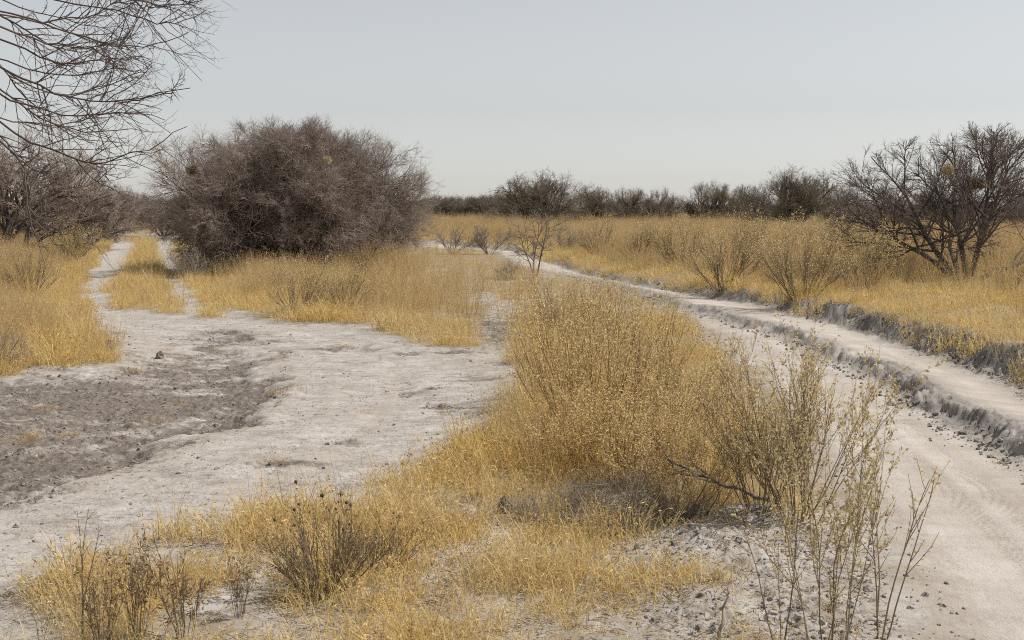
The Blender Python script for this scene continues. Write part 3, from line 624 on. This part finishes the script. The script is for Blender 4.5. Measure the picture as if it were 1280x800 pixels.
# tree off the left edge whose branches droop into view
def overhang():
    rng = np.random.RandomState(77)
    root = np.array([-8.2, 14.5, 0.0]); root[2] = gz(root[0], root[1])
    trunk = poly(np.array([[0, 0, -0.1]]), np.array([[0.15, 0, 1.0]]), np.array([3.1]), 8, rng, 0.10, 0.1)
    tr = Geo(); tubes(tr, trunk, np.linspace(0.19, 0.11, 8)[None], 9, rng)
    fork = trunk[0, 5] + root
    arcs = [([(-60, -40), (60, 0), (140, 10), (180, 25), (212, 30), (240, 24), (258, 12)], 13.5, 12.2),
            ([(-60, -10), (40, 25), (100, 45), (150, 60), (200, 58), (236, 40)], 14.5, 13.6),
            ([(-60, 20), (30, 60), (70, 80), (120, 78), (160, 68), (190, 76)], 14, 14.8),
            ([(-60, 40), (0, 85), (60, 115), (120, 130), (180, 122), (238, 110)], 13, 12.4),
            ([(150, 128), (185, 124), (215, 116), (225, 100), (236, 82)], 12.8, 12.2),
            ([(-60, 60), (0, 110), (40, 145), (90, 165), (150, 162), (205, 165)], 15, 15.5),
            ([(-60, 90), (0, 160), (50, 182), (100, 200), (125, 207), (160, 195), (200, 180), (234, 158)], 13.4, 12.6),
            ([(112, 204), (128, 208), (134, 216), (136, 240), (135, 256)], 13.0, 12.9),
            ([(-60, 30), (20, 100), (70, 122), (130, 112), (170, 95), (190, 78)], 15.5, 16),
            ([(-60, 110), (0, 170), (20, 200), (60, 222), (85, 224)], 14.5, 14.5),
            ([(-60, 130), (0, 176), (22, 190), (30, 205), (32, 235), (38, 262), (52, 285), (72, 302), (92, 320)], 12, 11.4),
            ([(52, 285), (68, 292), (78, 282), (82, 268)], 11.6, 11.5),
            ([(-60, -30), (20, 10), (70, 20), (130, 35), (160, 50), (200, 62)], 16, 16.6),
            ([(-60, 0), (50, 30), (110, 20), (150, 2), (180, -30)], 15, 15),
            ([(-60, 130), (10, 150), (60, 160), (110, 150), (150, 128), (170, 115)], 16.5, 17),
            ([(-60, 50), (30, 90), (100, 95), (150, 85), (184, 92)], 14, 13.6),
            ([(-60, 5), (20, 40), (80, 62), (130, 58), (172, 42)], 13, 12.6),
            ([(-60, 75), (10, 125), (70, 142), (120, 146), (165, 138), (206, 150)], 14.2, 14.2),
            ([(-60, -60), (60, -20), (130, -14), (176, -4), (186, 8), (202, 10), (216, -2)], 13.6, 13.2),
            ([(-60, -70), (90, -40), (180, -12), (222, -2), (236, 4), (252, 1)], 14.4, 14),
            ([(-60, -20), (0, 20), (50, 50), (95, 70), (140, 62)], 15.2, 15.6),
            ([(-60, 10), (-10, 70), (30, 120), (60, 150), (100, 178), (150, 178)], 15.8, 16.4),
            ([(-60, 200), (-30, 262), (0, 272), (30, 274), (66, 284)], 12.6, 12.2)]
    P1 = []
    for pts, ya, yb in arcs:
        m = len(pts); W = np.array([at_depth(a, b, ya + (yb - ya) * i / (m - 1)) for i, (a, b) in enumerate(pts)])
        if pts[0][0] <= -50: W = np.vstack([fork + np.array([0, 0, 0.02 * (100 - pts[0][1]) - 1.0]) * 0.6, W])
        # smooth resample
        t = np.linspace(0, 1, len(W)); T = np.linspace(0, 1, 18)
        Q = np.stack([np.interp(T, t, W[:, k]) for k in range(3)], -1)
        for _ in range(2): Q[1:-1] = 0.25 * Q[:-2] + 0.5 * Q[1:-1] + 0.25 * Q[2:]
        Q[1:-1] += rng.normal(size=(16, 3)) * 0.012
        P1.append(Q - root)
    P1 = np.array(P1); n = len(P1)
    R1 = np.linspace(0.0135, 0.0034, 18)[None] * rng.uniform(0.75, 1.1, n)[:, None]
    R1[[4, 7, 11]] *= 0.5; R1[[10, 22]] *= 0.8
    br = Geo(); tubes(br, P1, R1, 6, rng)
    per1 = np.full(n, 15); per1[[10, 22, 7, 11]] = (4, 5, 1, 3)
    P2, R2 = kids(P1, R1, per1, rng, 0.3, 0.78, 0.4, 1.0, 0.115, 7, 0.0062, 0.2, 0.12, None, 0.6); tubes(br, P2, R2, 5, rng)
    P3, R3 = kids(P2, R2, 3, rng, 0.15, 1, 0.45, 1.1, 0.55, 5, 0.0038, 0.25, 0.25); tubes(br, P3, R3, 4, rng)
    P4, R4 = kids(np.concatenate([P3, ]), np.concatenate([R3, ]), 3, rng, 0.05, 1, 0.7, 1.4, 0.16, 3, 0.0035, 0.2, 0.1); tubes(br, P4, R4, 3, rng)
    # a plain rest of the crown over the trunk, outside the picture
    az = rng.uniform(1.6, 4.7, 9); d = np.stack([np.cos(az) * 0.8, np.sin(az) * 0.8, np.full(9, 0.7)], -1)
    Pb = poly(np.repeat((fork - root)[None], 9, 0), d, rng.uniform(2, 3.2, 9), 8, rng, 0.25); Rb = np.linspace(0.05, 0.01, 8)[None].repeat(9, 0); tubes(br, Pb, Rb, 6, rng)
    Pc, Rc = kids(Pb, Rb, 10, rng, 0.2, 1, 0.4, 1, 0.5, 5, 0.01); tubes(br, Pc, Rc, 4, rng); Pd, Rd = kids(Pc, Rc, 6, rng, 0.1, 1, 0.4, 1.1, 0.5, 4, 0.006); tubes(br, Pd, Rd, 3, rng)
    return root, tr.mesh("overhang_trunk", M['bark']), br.mesh("overhang_crown", M['twig_dark'])
r_, a_, b_ = overhang()
tree("overhanging_tree", (a_, b_), "leafless tree whose thin dark branches droop in from the upper left corner", tuple(r_))

# ------------------------------------------------------------------ shrubs and weeds
def shrub_geo(kind, seed):
    """unit-height plants; returns list of (part name, mesh)"""
    rng = np.random.RandomState(seed)
    def stems(n, z0, z1, l0, l1, rb, K, r, wob, up):
        az = rng.uniform(0, 6.283, n); ze = z0 + (z1 - z0) * np.sqrt(rng.rand(n)); rr = rb * np.sqrt(rng.rand(n))
        st = np.stack([rr * np.cos(az), rr * np.sin(az), np.full(n, -0.03)], -1)
        d = np.stack([np.sin(ze) * np.cos(az), np.sin(ze) * np.sin(az), np.cos(ze)], -1)
        L = rng.uniform(l0, l1, n) * (1 - 0.15 * ze)
        Q = poly(st, d, L, K, rng, wob, up); return Q, (r * rng.uniform(0.6, 1.2, n))[:, None] * np.linspace(1, 0.35, K)[None]
    s = Geo(); l = Geo(); parts = []
    if kind == 'broom':
        A, R = stems(40, 0.0, 0.95, 0.6, 1.0, 0.16, 7, 0.0055, 0.17, 0.2); tubes(s, A, R, 4, rng)
        B, RB = kids(A, R, 7, rng, 0.25, 1, 0.15, 0.5, 0.5, 4, 0.0038, 0.16, 0.25); tubes(s, B, RB, 3, rng)
        D, RD = kids(B, RB, 3, rng, 0.2, 1, 0.2, 0.7, 0.55, 3, 0.003, 0.2, 0.2); tubes(s, D, RD, 3, rng)
        leaves(l, D, 4200, 0.021, rng, 0.45, 0.012); leaves(l, B, 1200, 0.021, rng, 0.45, 0.012); parts = [('branches', s, 'weed'), ('foliage', l, 'leaf_olive')]
    elif kind == 'leafy':
        A, R = stems(60, 0.0, 0.55, 0.5, 1.08, 0.27, 6, 0.0042, 0.14, 0.12); tubes(s, A, R, 4, rng)
        B, RB = kids(A, R, 7, rng, 0.25, 1, 0.15, 0.45, 0.36, 4, 0.0022, 0.16, 0.2); tubes(s, B, RB, 3, rng)
        leaves(l, np.concatenate([A[:, 2:], ]), 1500, 0.016, rng, 0.45, 0.01); leaves(l, B, 5200, 0.020, rng, 0.45, 0.012)
        parts = [('branches', s, 'stem'), ('foliage', l, ('leaf', 'leaf_olive')[seed // 2 % 2])]
    elif kind == 'sparse':
        A, R = stems(8, 0.05, 0.5, 0.7, 1.08, 0.16, 10, 0.0044, 0.16, 0.16); tubes(s, A, R, 5, rng)
        B, RB = kids(A, R, 7, rng, 0.3, 1, 0.25, 0.65, 0.34, 5, 0.0030, 0.14, 0.25); tubes(s, B, RB, 4, rng)
        D, RD = kids(B, RB, 2, rng, 0.2, 1, 0.3, 0.7, 0.45, 3, 0.002, 0.18, 0.2); tubes(s, D, RD, 3, rng)
        leaves(l, B, 1900, 0.0145, rng, 0.45, 0.005, 0.15); leaves(l, D, 2400, 0.0135, rng, 0.45, 0.004, 0.1)
        parts = [('branches', s, 'weed'), ('foliage', l, 'leaf_dull')]
    elif kind == 'bushy':
        A, R = stems(26, 0.05, 0.60, 0.7, 1.08, 0.12, 8, 0.0050, 0.12, 0.18); tubes(s, A, R, 5, rng)
        B, RB = kids(A, R, 9, rng, 0.2, 1, 0.25, 0.65, 0.36, 5, 0.0026, 0.16, 0.25); tubes(s, B, RB, 4, rng)
        D, RD = kids(B, RB, 3, rng, 0.2, 1, 0.3, 0.7, 0.45, 3, 0.0018, 0.18, 0.2); tubes(s, D, RD, 3, rng)
        leaves(l, B, 2600, 0.019, rng, 0.45, 0.006, 0.1); leaves(l, D, 3200, 0.018, rng, 0.45, 0.006, 0.1)
        parts = [('branches', s, 'weed'), ('foliage', l, 'leaf_olive')]
    elif kind == 'slender':
        A, R = stems(4, 0.05, 0.42, 0.75, 1.05, 0.03, 9, 0.0055, 0.11, 0.15); tubes(s, A, R, 5, rng)
        B, RB = kids(A, R, 6, rng, 0.35, 1, 0.3, 0.7, 0.26, 5, 0.0026, 0.14, 0.2); tubes(s, B, RB, 4, rng)
        leaves(l, B, 220, 0.024, rng, 0.42, 0.003, 0.2); leaves(l, A, 40, 0.024, rng, 0.4, 0.003, 0.5)
        parts = [('branches', s, 'weed'), ('foliage', l, 'leaf_olive')]
    elif kind == 'weed':
        A, R = stems(60, 0.0, 0.95, 0.55, 1.05, 0.2, 6, 0.010, 0.15, 0.25); tubes(s, A, R, 5, rng)
        B, RB = kids(A, R, 5, rng, 0.3, 1, 0.25, 0.6, 0.42, 4, 0.0065, 0.18, 0.35); tubes(s, B, RB, 4, rng)
        leaves(l, B, 1100, 0.045, rng, 0.3, 0.012, 0.1)
        hd = Geo(); c = B[:, -1]; c = c[np.argsort(-c[:, 2])[:40]][rng.permutation(40)[:16]]; hds = []
        for cc in c:
            nu, nv = 6, 4; th = np.linspace(0, 6.283, nu, endpoint=False); ph = np.linspace(0.2, 2.94, nv); T, Q = np.meshgrid(th, ph, indexing='ij'); rr = 0.017 * rng.uniform(0.7, 1.3) * (1 + 0.25 * rng.normal(size=T.shape))
            V = cc + np.stack([rr * np.cos(T) * np.sin(Q), rr * np.sin(T) * np.sin(Q), rr * np.cos(Q)], -1); i = np.arange(nu * nv).reshape(nu, nv); j = np.roll(i, -1, 0)
            hd = Geo(); hds.append(hd); hd.add(V, np.stack([i[:, :-1], i[:, 1:], j[:, 1:], j[:, :-1]], -1).reshape(-1, 4), np.full(nu * nv, rng.rand()))
        parts = [('branches', s, 'weed'), ('foliage', l, 'weedleaf'), *[('seed_head', h_, 'head') for h_ in hds]]
    elif kind == 'leafweed':
        A, R = stems(14, 0.0, 0.5, 0.6, 1.05, 0.12, 7, 0.008, 0.13, 0.15); tubes(s, A, R, 5, rng)
        B, RB = kids(A, R, 6, rng, 0.25, 1, 0.4, 0.9, 0.28, 4, 0.0045, 0.2, 0.15); tubes(s, B, RB, 4, rng)
        leaves(l, B, 520, 0.06, rng, 0.28, 0.008, 0.1, 0.5); parts = [('branches', s, 'weed'), ('foliage', l, 'weedleaf')]
    elif kind == 'twiggy':
        A, R = stems(55, 0.1, 1.3, 0.6, 1.0, 0.3, 5, 0.008, 0.3, 0.2); tubes(s, A, R, 4, rng)
        B, RB = kids(A, R, 8, rng, 0.15, 1, 0.4, 1.1, 0.5, 4, 0.005, 0.3, 0.15); tubes(s, B, RB, 3, rng)
        D, RD = kids(B, RB, 4, rng, 0.1, 1, 0.4, 1.2, 0.5, 3, 0.004, 0.3, 0.1); tubes(s, D, RD, 3, rng)
        leaves(l, D, 700, 0.03, rng, 0.4, 0.01); parts = [('branches', s, 'twig_grey'), ('foliage', l, 'weedleaf')]
    elif kind == 'grey':
        A, R = stems(16, 0.05, 0.95, 0.6, 0.95, 0.06, 7, 0.010, 0.22, 0.2); tubes(s, A, R, 5, rng)
        B, RB = kids(A, R, 8, rng, 0.2, 1, 0.35, 0.95, 0.5, 5, 0.005, 0.28, 0.2); tubes(s, B, RB, 4, rng)
        D, RD = kids(B, RB, 6, rng, 0.1, 1, 0.4, 1.1, 0.5, 4, 0.0035, 0.3, 0.15); tubes(s, D, RD, 3, rng)
        parts = [('branches', s, 'twig_grey')]
    elif kind == 'sapling':
        A, R = stems(3, 0.05, 0.35, 0.8, 1.0, 0.02, 9, 0.011, 0.13, 0.1); tubes(s, A, R, 7, rng)
        B, RB = kids(A, R, 9, rng, 0.22, 1, 0.5, 1.15, 0.45, 6, 0.008, 0.22, 0.2); tubes(s, B, RB, 5, rng)
        D, RD = kids(B, RB, 6, rng, 0.15, 1, 0.4, 1.1, 0.5, 5, 0.0045, 0.26, 0.15); tubes(s, D, RD, 3, rng)
        E, RE = kids(D, RD, 8, rng, 0.1, 1, 0.4, 1.1, 0.5, 3, 0.0035, 0.26, 0.1); tubes(s, E, RE, 3, rng)
        parts = [('branches', s, 'twig_grey')]
    elif kind == 'stalk':
        A, R = stems(3, 0.05, 0.3, 0.8, 1.05, 0.02, 8, 0.006, 0.12, 0.1); tubes(s, A, R, 5, rng)
        B, RB = kids(A, R, 5, rng, 0.4, 1, 0.4, 0.9, 0.16, 4, 0.003, 0.2, 0.1); tubes(s, B, RB, 3, rng)
        leaves(l, B, 26, 0.03, rng, 0.3, 0.003); parts = [('branches', s, 'weed'), ('foliage', l, 'weedleaf')]
    return [(nm, g.mesh(f"{kind}_{nm}", M[mt], mt not in ('leaf', 'leaf_olive', 'weedleaf'))) for nm, g, mt in parts]
_cache = {}
def shrub(kind, seed, px, by, ty, label, cat='shrub', group=None, wide=1.0, name=None, tilt=(0, 0)):
    p = G(px, by); Hm = (by - ty) * p[1] / F
    if (kind, seed) not in _cache: _cache[(kind, seed)] = shrub_geo(kind, seed)
    e = empty(name or {'weed': 'dry_weed', 'leafweed': 'dry_weed', 'stalk': 'dead_stalk', 'twiggy': 'twiggy_weed'}.get(kind, 'dry_shrub'), tuple(p), (px * 0.37) % 6.28, (Hm * wide, Hm * wide, Hm))
    e.rotation_euler[0] += tilt[0]; e.rotation_euler[1] += tilt[1]
    link_tag(e, label, cat, group)
    for nm, me in _cache[(kind, seed)]: obj(nm, me, e)
    return e
GS = "brown shrubs right of the sandy road"; GC = "tan leafy shrubs in the middle island"; GF = "shrubs at the front edge of the island"
# middle island, back to front
shrub('broom', 31, 705, 425, 346, "tan leafy shrub at the far tip of the island beside the sapling", group=GC, wide=1.0)
shrub('leafy', 2, 752, 452, 345, "tan leafy shrub in the island nearest the place where the left rut narrows", group=GC, wide=0.9)
shrub('leafy', 3, 745, 548, 352, "tallest tan leafy shrub standing at the heart of the island", group=GC, wide=0.95)
shrub('leafy', 1, 690, 500, 362, "tan shrub on the clearing side of the tallest island shrub", group=GC, wide=0.85)
shrub('leafy', 2, 806, 515, 368, "tan shrub on the road side of the tallest island shrub", group=GC, wide=0.75)
shrub('leafy', 3, 805, 600, 455, "low wide tan shrub in front of the tallest island shrub", group=GC, wide=1.2)
shrub('bushy', 6, 858, 560, 440, "tan shrub nearest the edge of the left rut", group=GC, wide=0.95)
shrub('leafy', 1, 886, 618, 510, "leafy tan shrub over the fallen dead branch", group=GC, wide=0.95)
shrub('leafy', 2, 850, 640, 520, "low tan shrub right behind the brown twiggy weed", group=GC, wide=1.5)
shrub('leafy', 4, 770, 600, 470, "low tan shrub right behind the dark twiggy weed", group=GC, wide=1.3)
shrub('leafy', 3, 690, 585, 480, "low tan shrub in the gold grass behind the corner weed", group=GC, wide=1.2)
shrub('sparse', 5, 918, 476, 408, "small upright shrub alone on the lip of the left rut", group=GF, wide=0.8)
shrub('bushy', 6, 1000, 648, 418, "bushy olive leaved shrub overlapping the sandy road", group=GF, wide=0.95)
shrub('bushy', 7, 950, 640, 470, "olive leaved shrub between the fallen branch and the bushy roadside one", group=GF, wide=0.9)
shrub('sparse', 8, 1040, 850, 440, "tall see-through shrub of long thin stems, nearest to the camera", group=GF, wide=0.8)
shrub('slender', 9, 1100, 800, 560, "slender forked sapling against the pale road, right of the tall see-through shrub", group=GF, wide=0.95)
shrub('slender', 10, 975, 830, 610, "sparse young stems on the crumbly soil at the bottom, left of the tall see-through shrub", group=GF, wide=0.9)
shrub('twiggy', 11, 690, 652, 585, "dark grey twiggy weed at the left front corner of the island", 'weed', "twiggy weeds along the island front", 1.0)
shrub('twiggy', 12, 762, 658, 570, "dark twiggy weed in front of the low wide tan shrub", 'weed', "twiggy weeds along the island front", 1.1)
shrub('twiggy', 13, 845, 650, 600, "brown twiggy weed below the fallen dead branch", 'weed', "twiggy weeds along the island front", 1.2)
# front left
GW = "dry weeds in the front grass"
shrub('weed', 14, 405, 742, 622, "stiff grey brown weed with dark round seed heads, largest in the front grass", 'weed', GW, 0.95)
shrub('weed', 15, 478, 712, 645, "low grey weed leaning right beside the large seed head weed", 'weed', GW, 1.1)
shrub('leafweed', 16, 172, 800, 650, "tall weed with brown hanging leaves in the lower left grass", 'weed', GW, 0.55)
shrub('leafweed', 17, 130, 815, 690, "short brown leaved weed at the lower left end of the grass", 'weed', GW, 0.7)
shrub('leafweed', 18, 232, 800, 660, "brown weed between the tall hanging leaved one and the seed head weed", 'weed', GW, 0.7)
shrub('leafweed', 16, 300, 770, 668, "sparse weed just left of the large seed head weed", 'weed', GW, 0.6)
shrub('stalk', 19, 103, 800, 615, "thin bare dead stalk rising against the pale track at lower left", 'weed', GW, 0.8)
shrub('stalk', 20, 52, 812, 715, "short bare curved stalk at the left end of the front grass", 'weed', GW, 1.0)
# right of the road
for k, a in enumerate(((905, 360, 272, "fan shaped brown shrub on the bank, leftmost of the big ones right of the road"),
          (1003, 372, 275, "wide fan shaped brown shrub on the bank, middle one of the three big ones"),
          (1075, 364, 283, "dense brown shrub on the bank nearest the forked thorn tree"),
          (952, 338, 268, "brown shrub standing behind the gap between the leftmost and the middle bank shrub"),
          (1040, 335, 270, "brown shrub standing behind the gap between the middle and the dense bank shrub"),
          (850, 336, 270, "brown shrub left of the leftmost big bank shrub, set back in the tan grass"),
          (800, 330, 272, "brown shrub in the tan grass above the narrow part of the road"),
          (1120, 345, 306, "low brown shrub under the left branches of the forked thorn tree"),
          (1262, 366, 326, "low brown shrub in the grass right of the forked trunk"),
          (750, 322, 270, "brown shrub in the tan grass right of the sapling, far side of the road"))):
    shrub('broom', 30 + k % 4, a[0], a[1], a[2], a[3], group=GS, wide=(0.95, 1.0, 0.9)[k % 3])
# around the far bend and left of it
shrub('sapling', 51, 668, 347, 256, "small bare grey sapling at the bend of the sandy road", 'sapling', None, 1.15, 'bare_sapling')
shrub('grey', 52, 640, 350, 318, "dark little bush at the foot of the bare sapling", group="grey bushes by the bend")
shrub('grey', 53, 612, 318, 272, "grey bush left of the far end of the sandy road", group="grey bushes by the bend", wide=1.1)
shrub('grey', 54, 706, 316, 278, "grey bush behind the bare sapling on the far side of the road", group="grey bushes by the bend", wide=1.1)
shrub('grey', 52, 565, 318, 275, "grey bush between the big dome tree and the bush at the road's far end", group="grey bushes by the bend", wide=1.1)
shrub('broom', 31, 372, 394, 325, "brown stemmed shrub in the gold grass straight in front of the big dome tree", group="shrubs before the big dome tree")
shrub('broom', 33, 432, 388, 330, "brown stemmed shrub before the right half of the big dome tree", group="shrubs before the big dome tree")
GLF = "shrubs in the grass left of the left track"
shrub('broom', 30, 38, 372, 300, "brown shrub in the left grass under the hanging twig", group=GLF, wide=0.8)
shrub('broom', 32, 88, 330, 278, "brown shrub in the left grass close to the two ruts", group=GLF)
shrub('grey', 54, 0, 462, 395, "grey twiggy bush cut by the left edge of the photo", group=GLF, wide=0.9)
shrub('grey', 53, 235, 352, 296, "thin grey bush under the left flank of the big dome tree", group="shrubs before the big dome tree")

# ------------------------------------------------------------------ lone tufts on the bare ground
def tuft_mesh(seed, n=70, h=(0.05, 0.17)):
    rng = np.random.RandomState(seed); g = Geo(); blades(g, n, 0.16, h[0], h[1], 0.006, rng, 0.7, 4, 1.0); return g.mesh("tuft", M['tuft'], False)
M['tuft'] = plant_mat("tuft_grass", (0.40, 0.26, 0.085), (0.66, 0.46, 0.18), 0.35, None, 0.6)
TM = [tuft_mesh(90 + k) for k in range(3)]
for k, (px, by, wpx, lab) in enumerate(((455, 514, 26, "small gold grass tuft alone in the middle of the clearing"), (345, 577, 42, "flat gold tuft on the pale sweep of the track, nearest the front grass"),
        (30, 552, 80, "widest gold tuft on the dark churned ground at the left edge"), (86, 548, 36, "gold tuft just right of the widest one at the left edge"),
        (122, 576, 20, "tiny gold tuft on the dark ground below the two left edge tufts"), (168, 466, 34, "ragged brown gold tuft below the end of the two ruts"),
        (208, 437, 22, "pale gold tuft below the strip between the two ruts"), (265, 437, 24, "pale gold tuft right of the one below the strip between the ruts"),
        (350, 492, 40, "gold tuft along the dark curved edge in the clearing"), (382, 486, 26, "small gold tuft at the upper end of the dark curved edge"),
        (60, 515, 40, "straggling gold tuft in the dark churned ground above the widest left tuft"), (195, 528, 44, "straggling pale tuft in the middle of the dark churned ground"),
        (222, 505, 24, "small round gold tuft in the dark churned ground near the clearing"), (1250, 580, 26, "gold tuft at the foot of the clay step in the road"),
        (946, 408, 22, "small gold tuft growing on the clay step in the road"), (430, 434, 24, "faint gold tuft near the top edge of the clearing"))):
    p = G(px, by); s = wpx * p[1] / F / 0.42
    e = obj("grass_tuft", TM[k % 3]); e.location = tuple(p); e.rotation_euler = (0, 0, k * 1.3); e.scale = (s, s, min(s, 1.1) * 0.8); link_tag(e, lab, 'grass tuft', "lone grass tufts on bare soil")

# ------------------------------------------------------------------ nests, dead wood, earth lumps
def nest(px, py, Y, r, mat, label, seed):
    rng = np.random.RandomState(seed); g = Geo()
    m = 420; c = unit(rng.normal(size=(m, 3))) * r * rng.uniform(0.3, 1.0, (m, 1)) * np.array([1.35, 1.1, 0.7]) * rng.uniform(0.6, 1.25, (m, 1))
    d = np.cross(c, rng.normal(size=(m, 3))) + 0.25 * c; Q = poly(c, d, r * rng.uniform(0.7, 1.7, m), 4, rng, 0.45); tubes(g, Q, np.full((m, 4), 0.006), 3, rng)
    nu, nv = 16, 10; th = np.linspace(0, 6.283, nu, endpoint=False); ph = np.linspace(0.05, 3.09, nv); T, U = np.meshgrid(th, ph, indexing='ij'); rr = r * 0.62 * (1 + 0.16 * rng.normal(size=T.shape))
    V = np.stack([1.15 * rr * np.cos(T) * np.sin(U), rr * np.sin(T) * np.sin(U), 0.85 * rr * np.cos(U)], -1); i = np.arange(nu * nv).reshape(nu, nv); j = np.roll(i, -1, 0)
    g.add(V, np.stack([i[:, :-1], i[:, 1:], j[:, 1:], j[:, :-1]], -1).reshape(-1, 4), rng.rand(nu * nv))
    o = obj("bird_nest", g.mesh("nest", M[mat], False)); o.location = tuple(at_depth(px, py, Y)); link_tag(o, label, 'bird nest', 'bird nests in the thorn trees')
nest(408, 201, p_ := 45.9, 0.10, 'straw', "pale straw nest high in the right half of the big dome tree", 1)
nest(240, 213, 46.4, 0.12, 'oldstraw', "brown ragged nest on the left shoulder of the big dome tree", 2)
nest(1185, 213, q[1] - 1.3, 0.085, 'straw', "pale straw nest near the top of the forked thorn tree", 3)
nest(1222, 230, q[1] - 0.4, 0.10, 'oldstraw', "dark old nest below right of the pale one in the forked thorn tree", 4)

def stick(name, pts, r, label, cat, twigs=0, seed=0):
    rng = np.random.RandomState(seed)
    Q = np.array(pts); base = Q[0].copy(); t = np.linspace(0, 1, len(Q)); T = np.linspace(0, 1, 14)
    Q = np.stack([np.interp(T, t, Q[:, k]) for k in range(3)], -1) - base; Q[1:-1] += rng.normal(size=(12, 3)) * 0.010
    R = np.linspace(r, r * 0.35, 14)[None]; e = empty(name, tuple(base)); g = Geo(); tubes(g, Q[None], R, 8, rng); obj('limb', g.mesh("limb", M['wood']), e)
    if twigs:
        g = Geo(); A, RA = kids(Q[None], R, twigs, rng, 0.2, 1, 0.4, 0.9, 0.3, 6, r * 0.4, 0.2, 0.1); tubes(g, A, RA, 5, rng); B, RB = kids(A, RA, 4, rng, 0.2, 1, 0.4, 0.9, 0.4, 4, r * 0.2); tubes(g, B, RB, 4, rng); obj('twigs', g.mesh("twigs", M['twig_grey']), e)
    link_tag(e, label, cat)
a = G(968, 640); Y0 = a[1]
stick("fallen_branch", [tuple(at_depth(966, 628, Y0)), tuple(at_depth(925, 612, Y0 + 0.1)), tuple(at_depth(880, 596, Y0 + 0.25)), tuple(at_depth(828, 568, Y0 + 0.5))], 0.017, "grey dead branch leaning out of the shrubs at the island front", 'dead branch', 7, 3)
b = G(898, 800)
stick("dead_stick", [tuple(b + np.array([-0.01, 0, -0.03])), tuple(at_depth(905, 775, b[1])), tuple(at_depth(909, 748, b[1] + 0.03)), tuple(at_depth(910, 735, b[1] + 0.05))], 0.013, "short dark dead stick poking from the soil at the bottom of the photo", 'dead stick', 0, 5)

def lump(px, by, wpx, hpx, label, seed, mat='lump'):
    rng = np.random.RandomState(seed); p = G(px, by); s = p[1] / F
    nu, nv = 18, 10; th = np.linspace(0, 6.283, nu, endpoint=False); ph = np.linspace(0.03, 3.11, nv); T, U = np.meshgrid(th, ph, indexing='ij')
    rr = 1 + 0.16 * rng.normal(size=T.shape)
    V = np.stack([wpx * s * 0.5 * rr * np.cos(T) * np.sin(U), wpx * s * 0.45 * rr * np.sin(T) * np.sin(U), hpx * s * 0.72 * rr * np.cos(U)], -1); i = np.arange(nu * nv).reshape(nu, nv); j = np.roll(i, -1, 0)
    g = Geo().add(V, np.stack([i[:, :-1], i[:, 1:], j[:, 1:], j[:, :-1]], -1).reshape(-1, 4), rng.rand(nu * nv))
    o = obj("earth_clod", g.mesh("clod", M[mat], False)); o.location = (p[0], p[1], p[2] + hpx * s * 0.25); link_tag(o, label, 'earth clod', 'single earth clods')
M['pale_lump'] = plant_mat("pale_earth", (0.24, 0.225, 0.21), (0.42, 0.40, 0.375), 0, None, 0.95)
M['lump'] = plant_mat("earth_lump", (0.12, 0.10, 0.085), (0.30, 0.27, 0.24), 0, None, 0.95)
lump(136, 438, 9, 13, "upright dark clod left of the strip between the two ruts", 1)
lump(200, 450, 10, 9, "dark pointed clod on the pale ground below the two ruts", 2)
lump(632, 640, 20, 18, "dark rounded clod beside the twiggy weed at the island corner", 5)
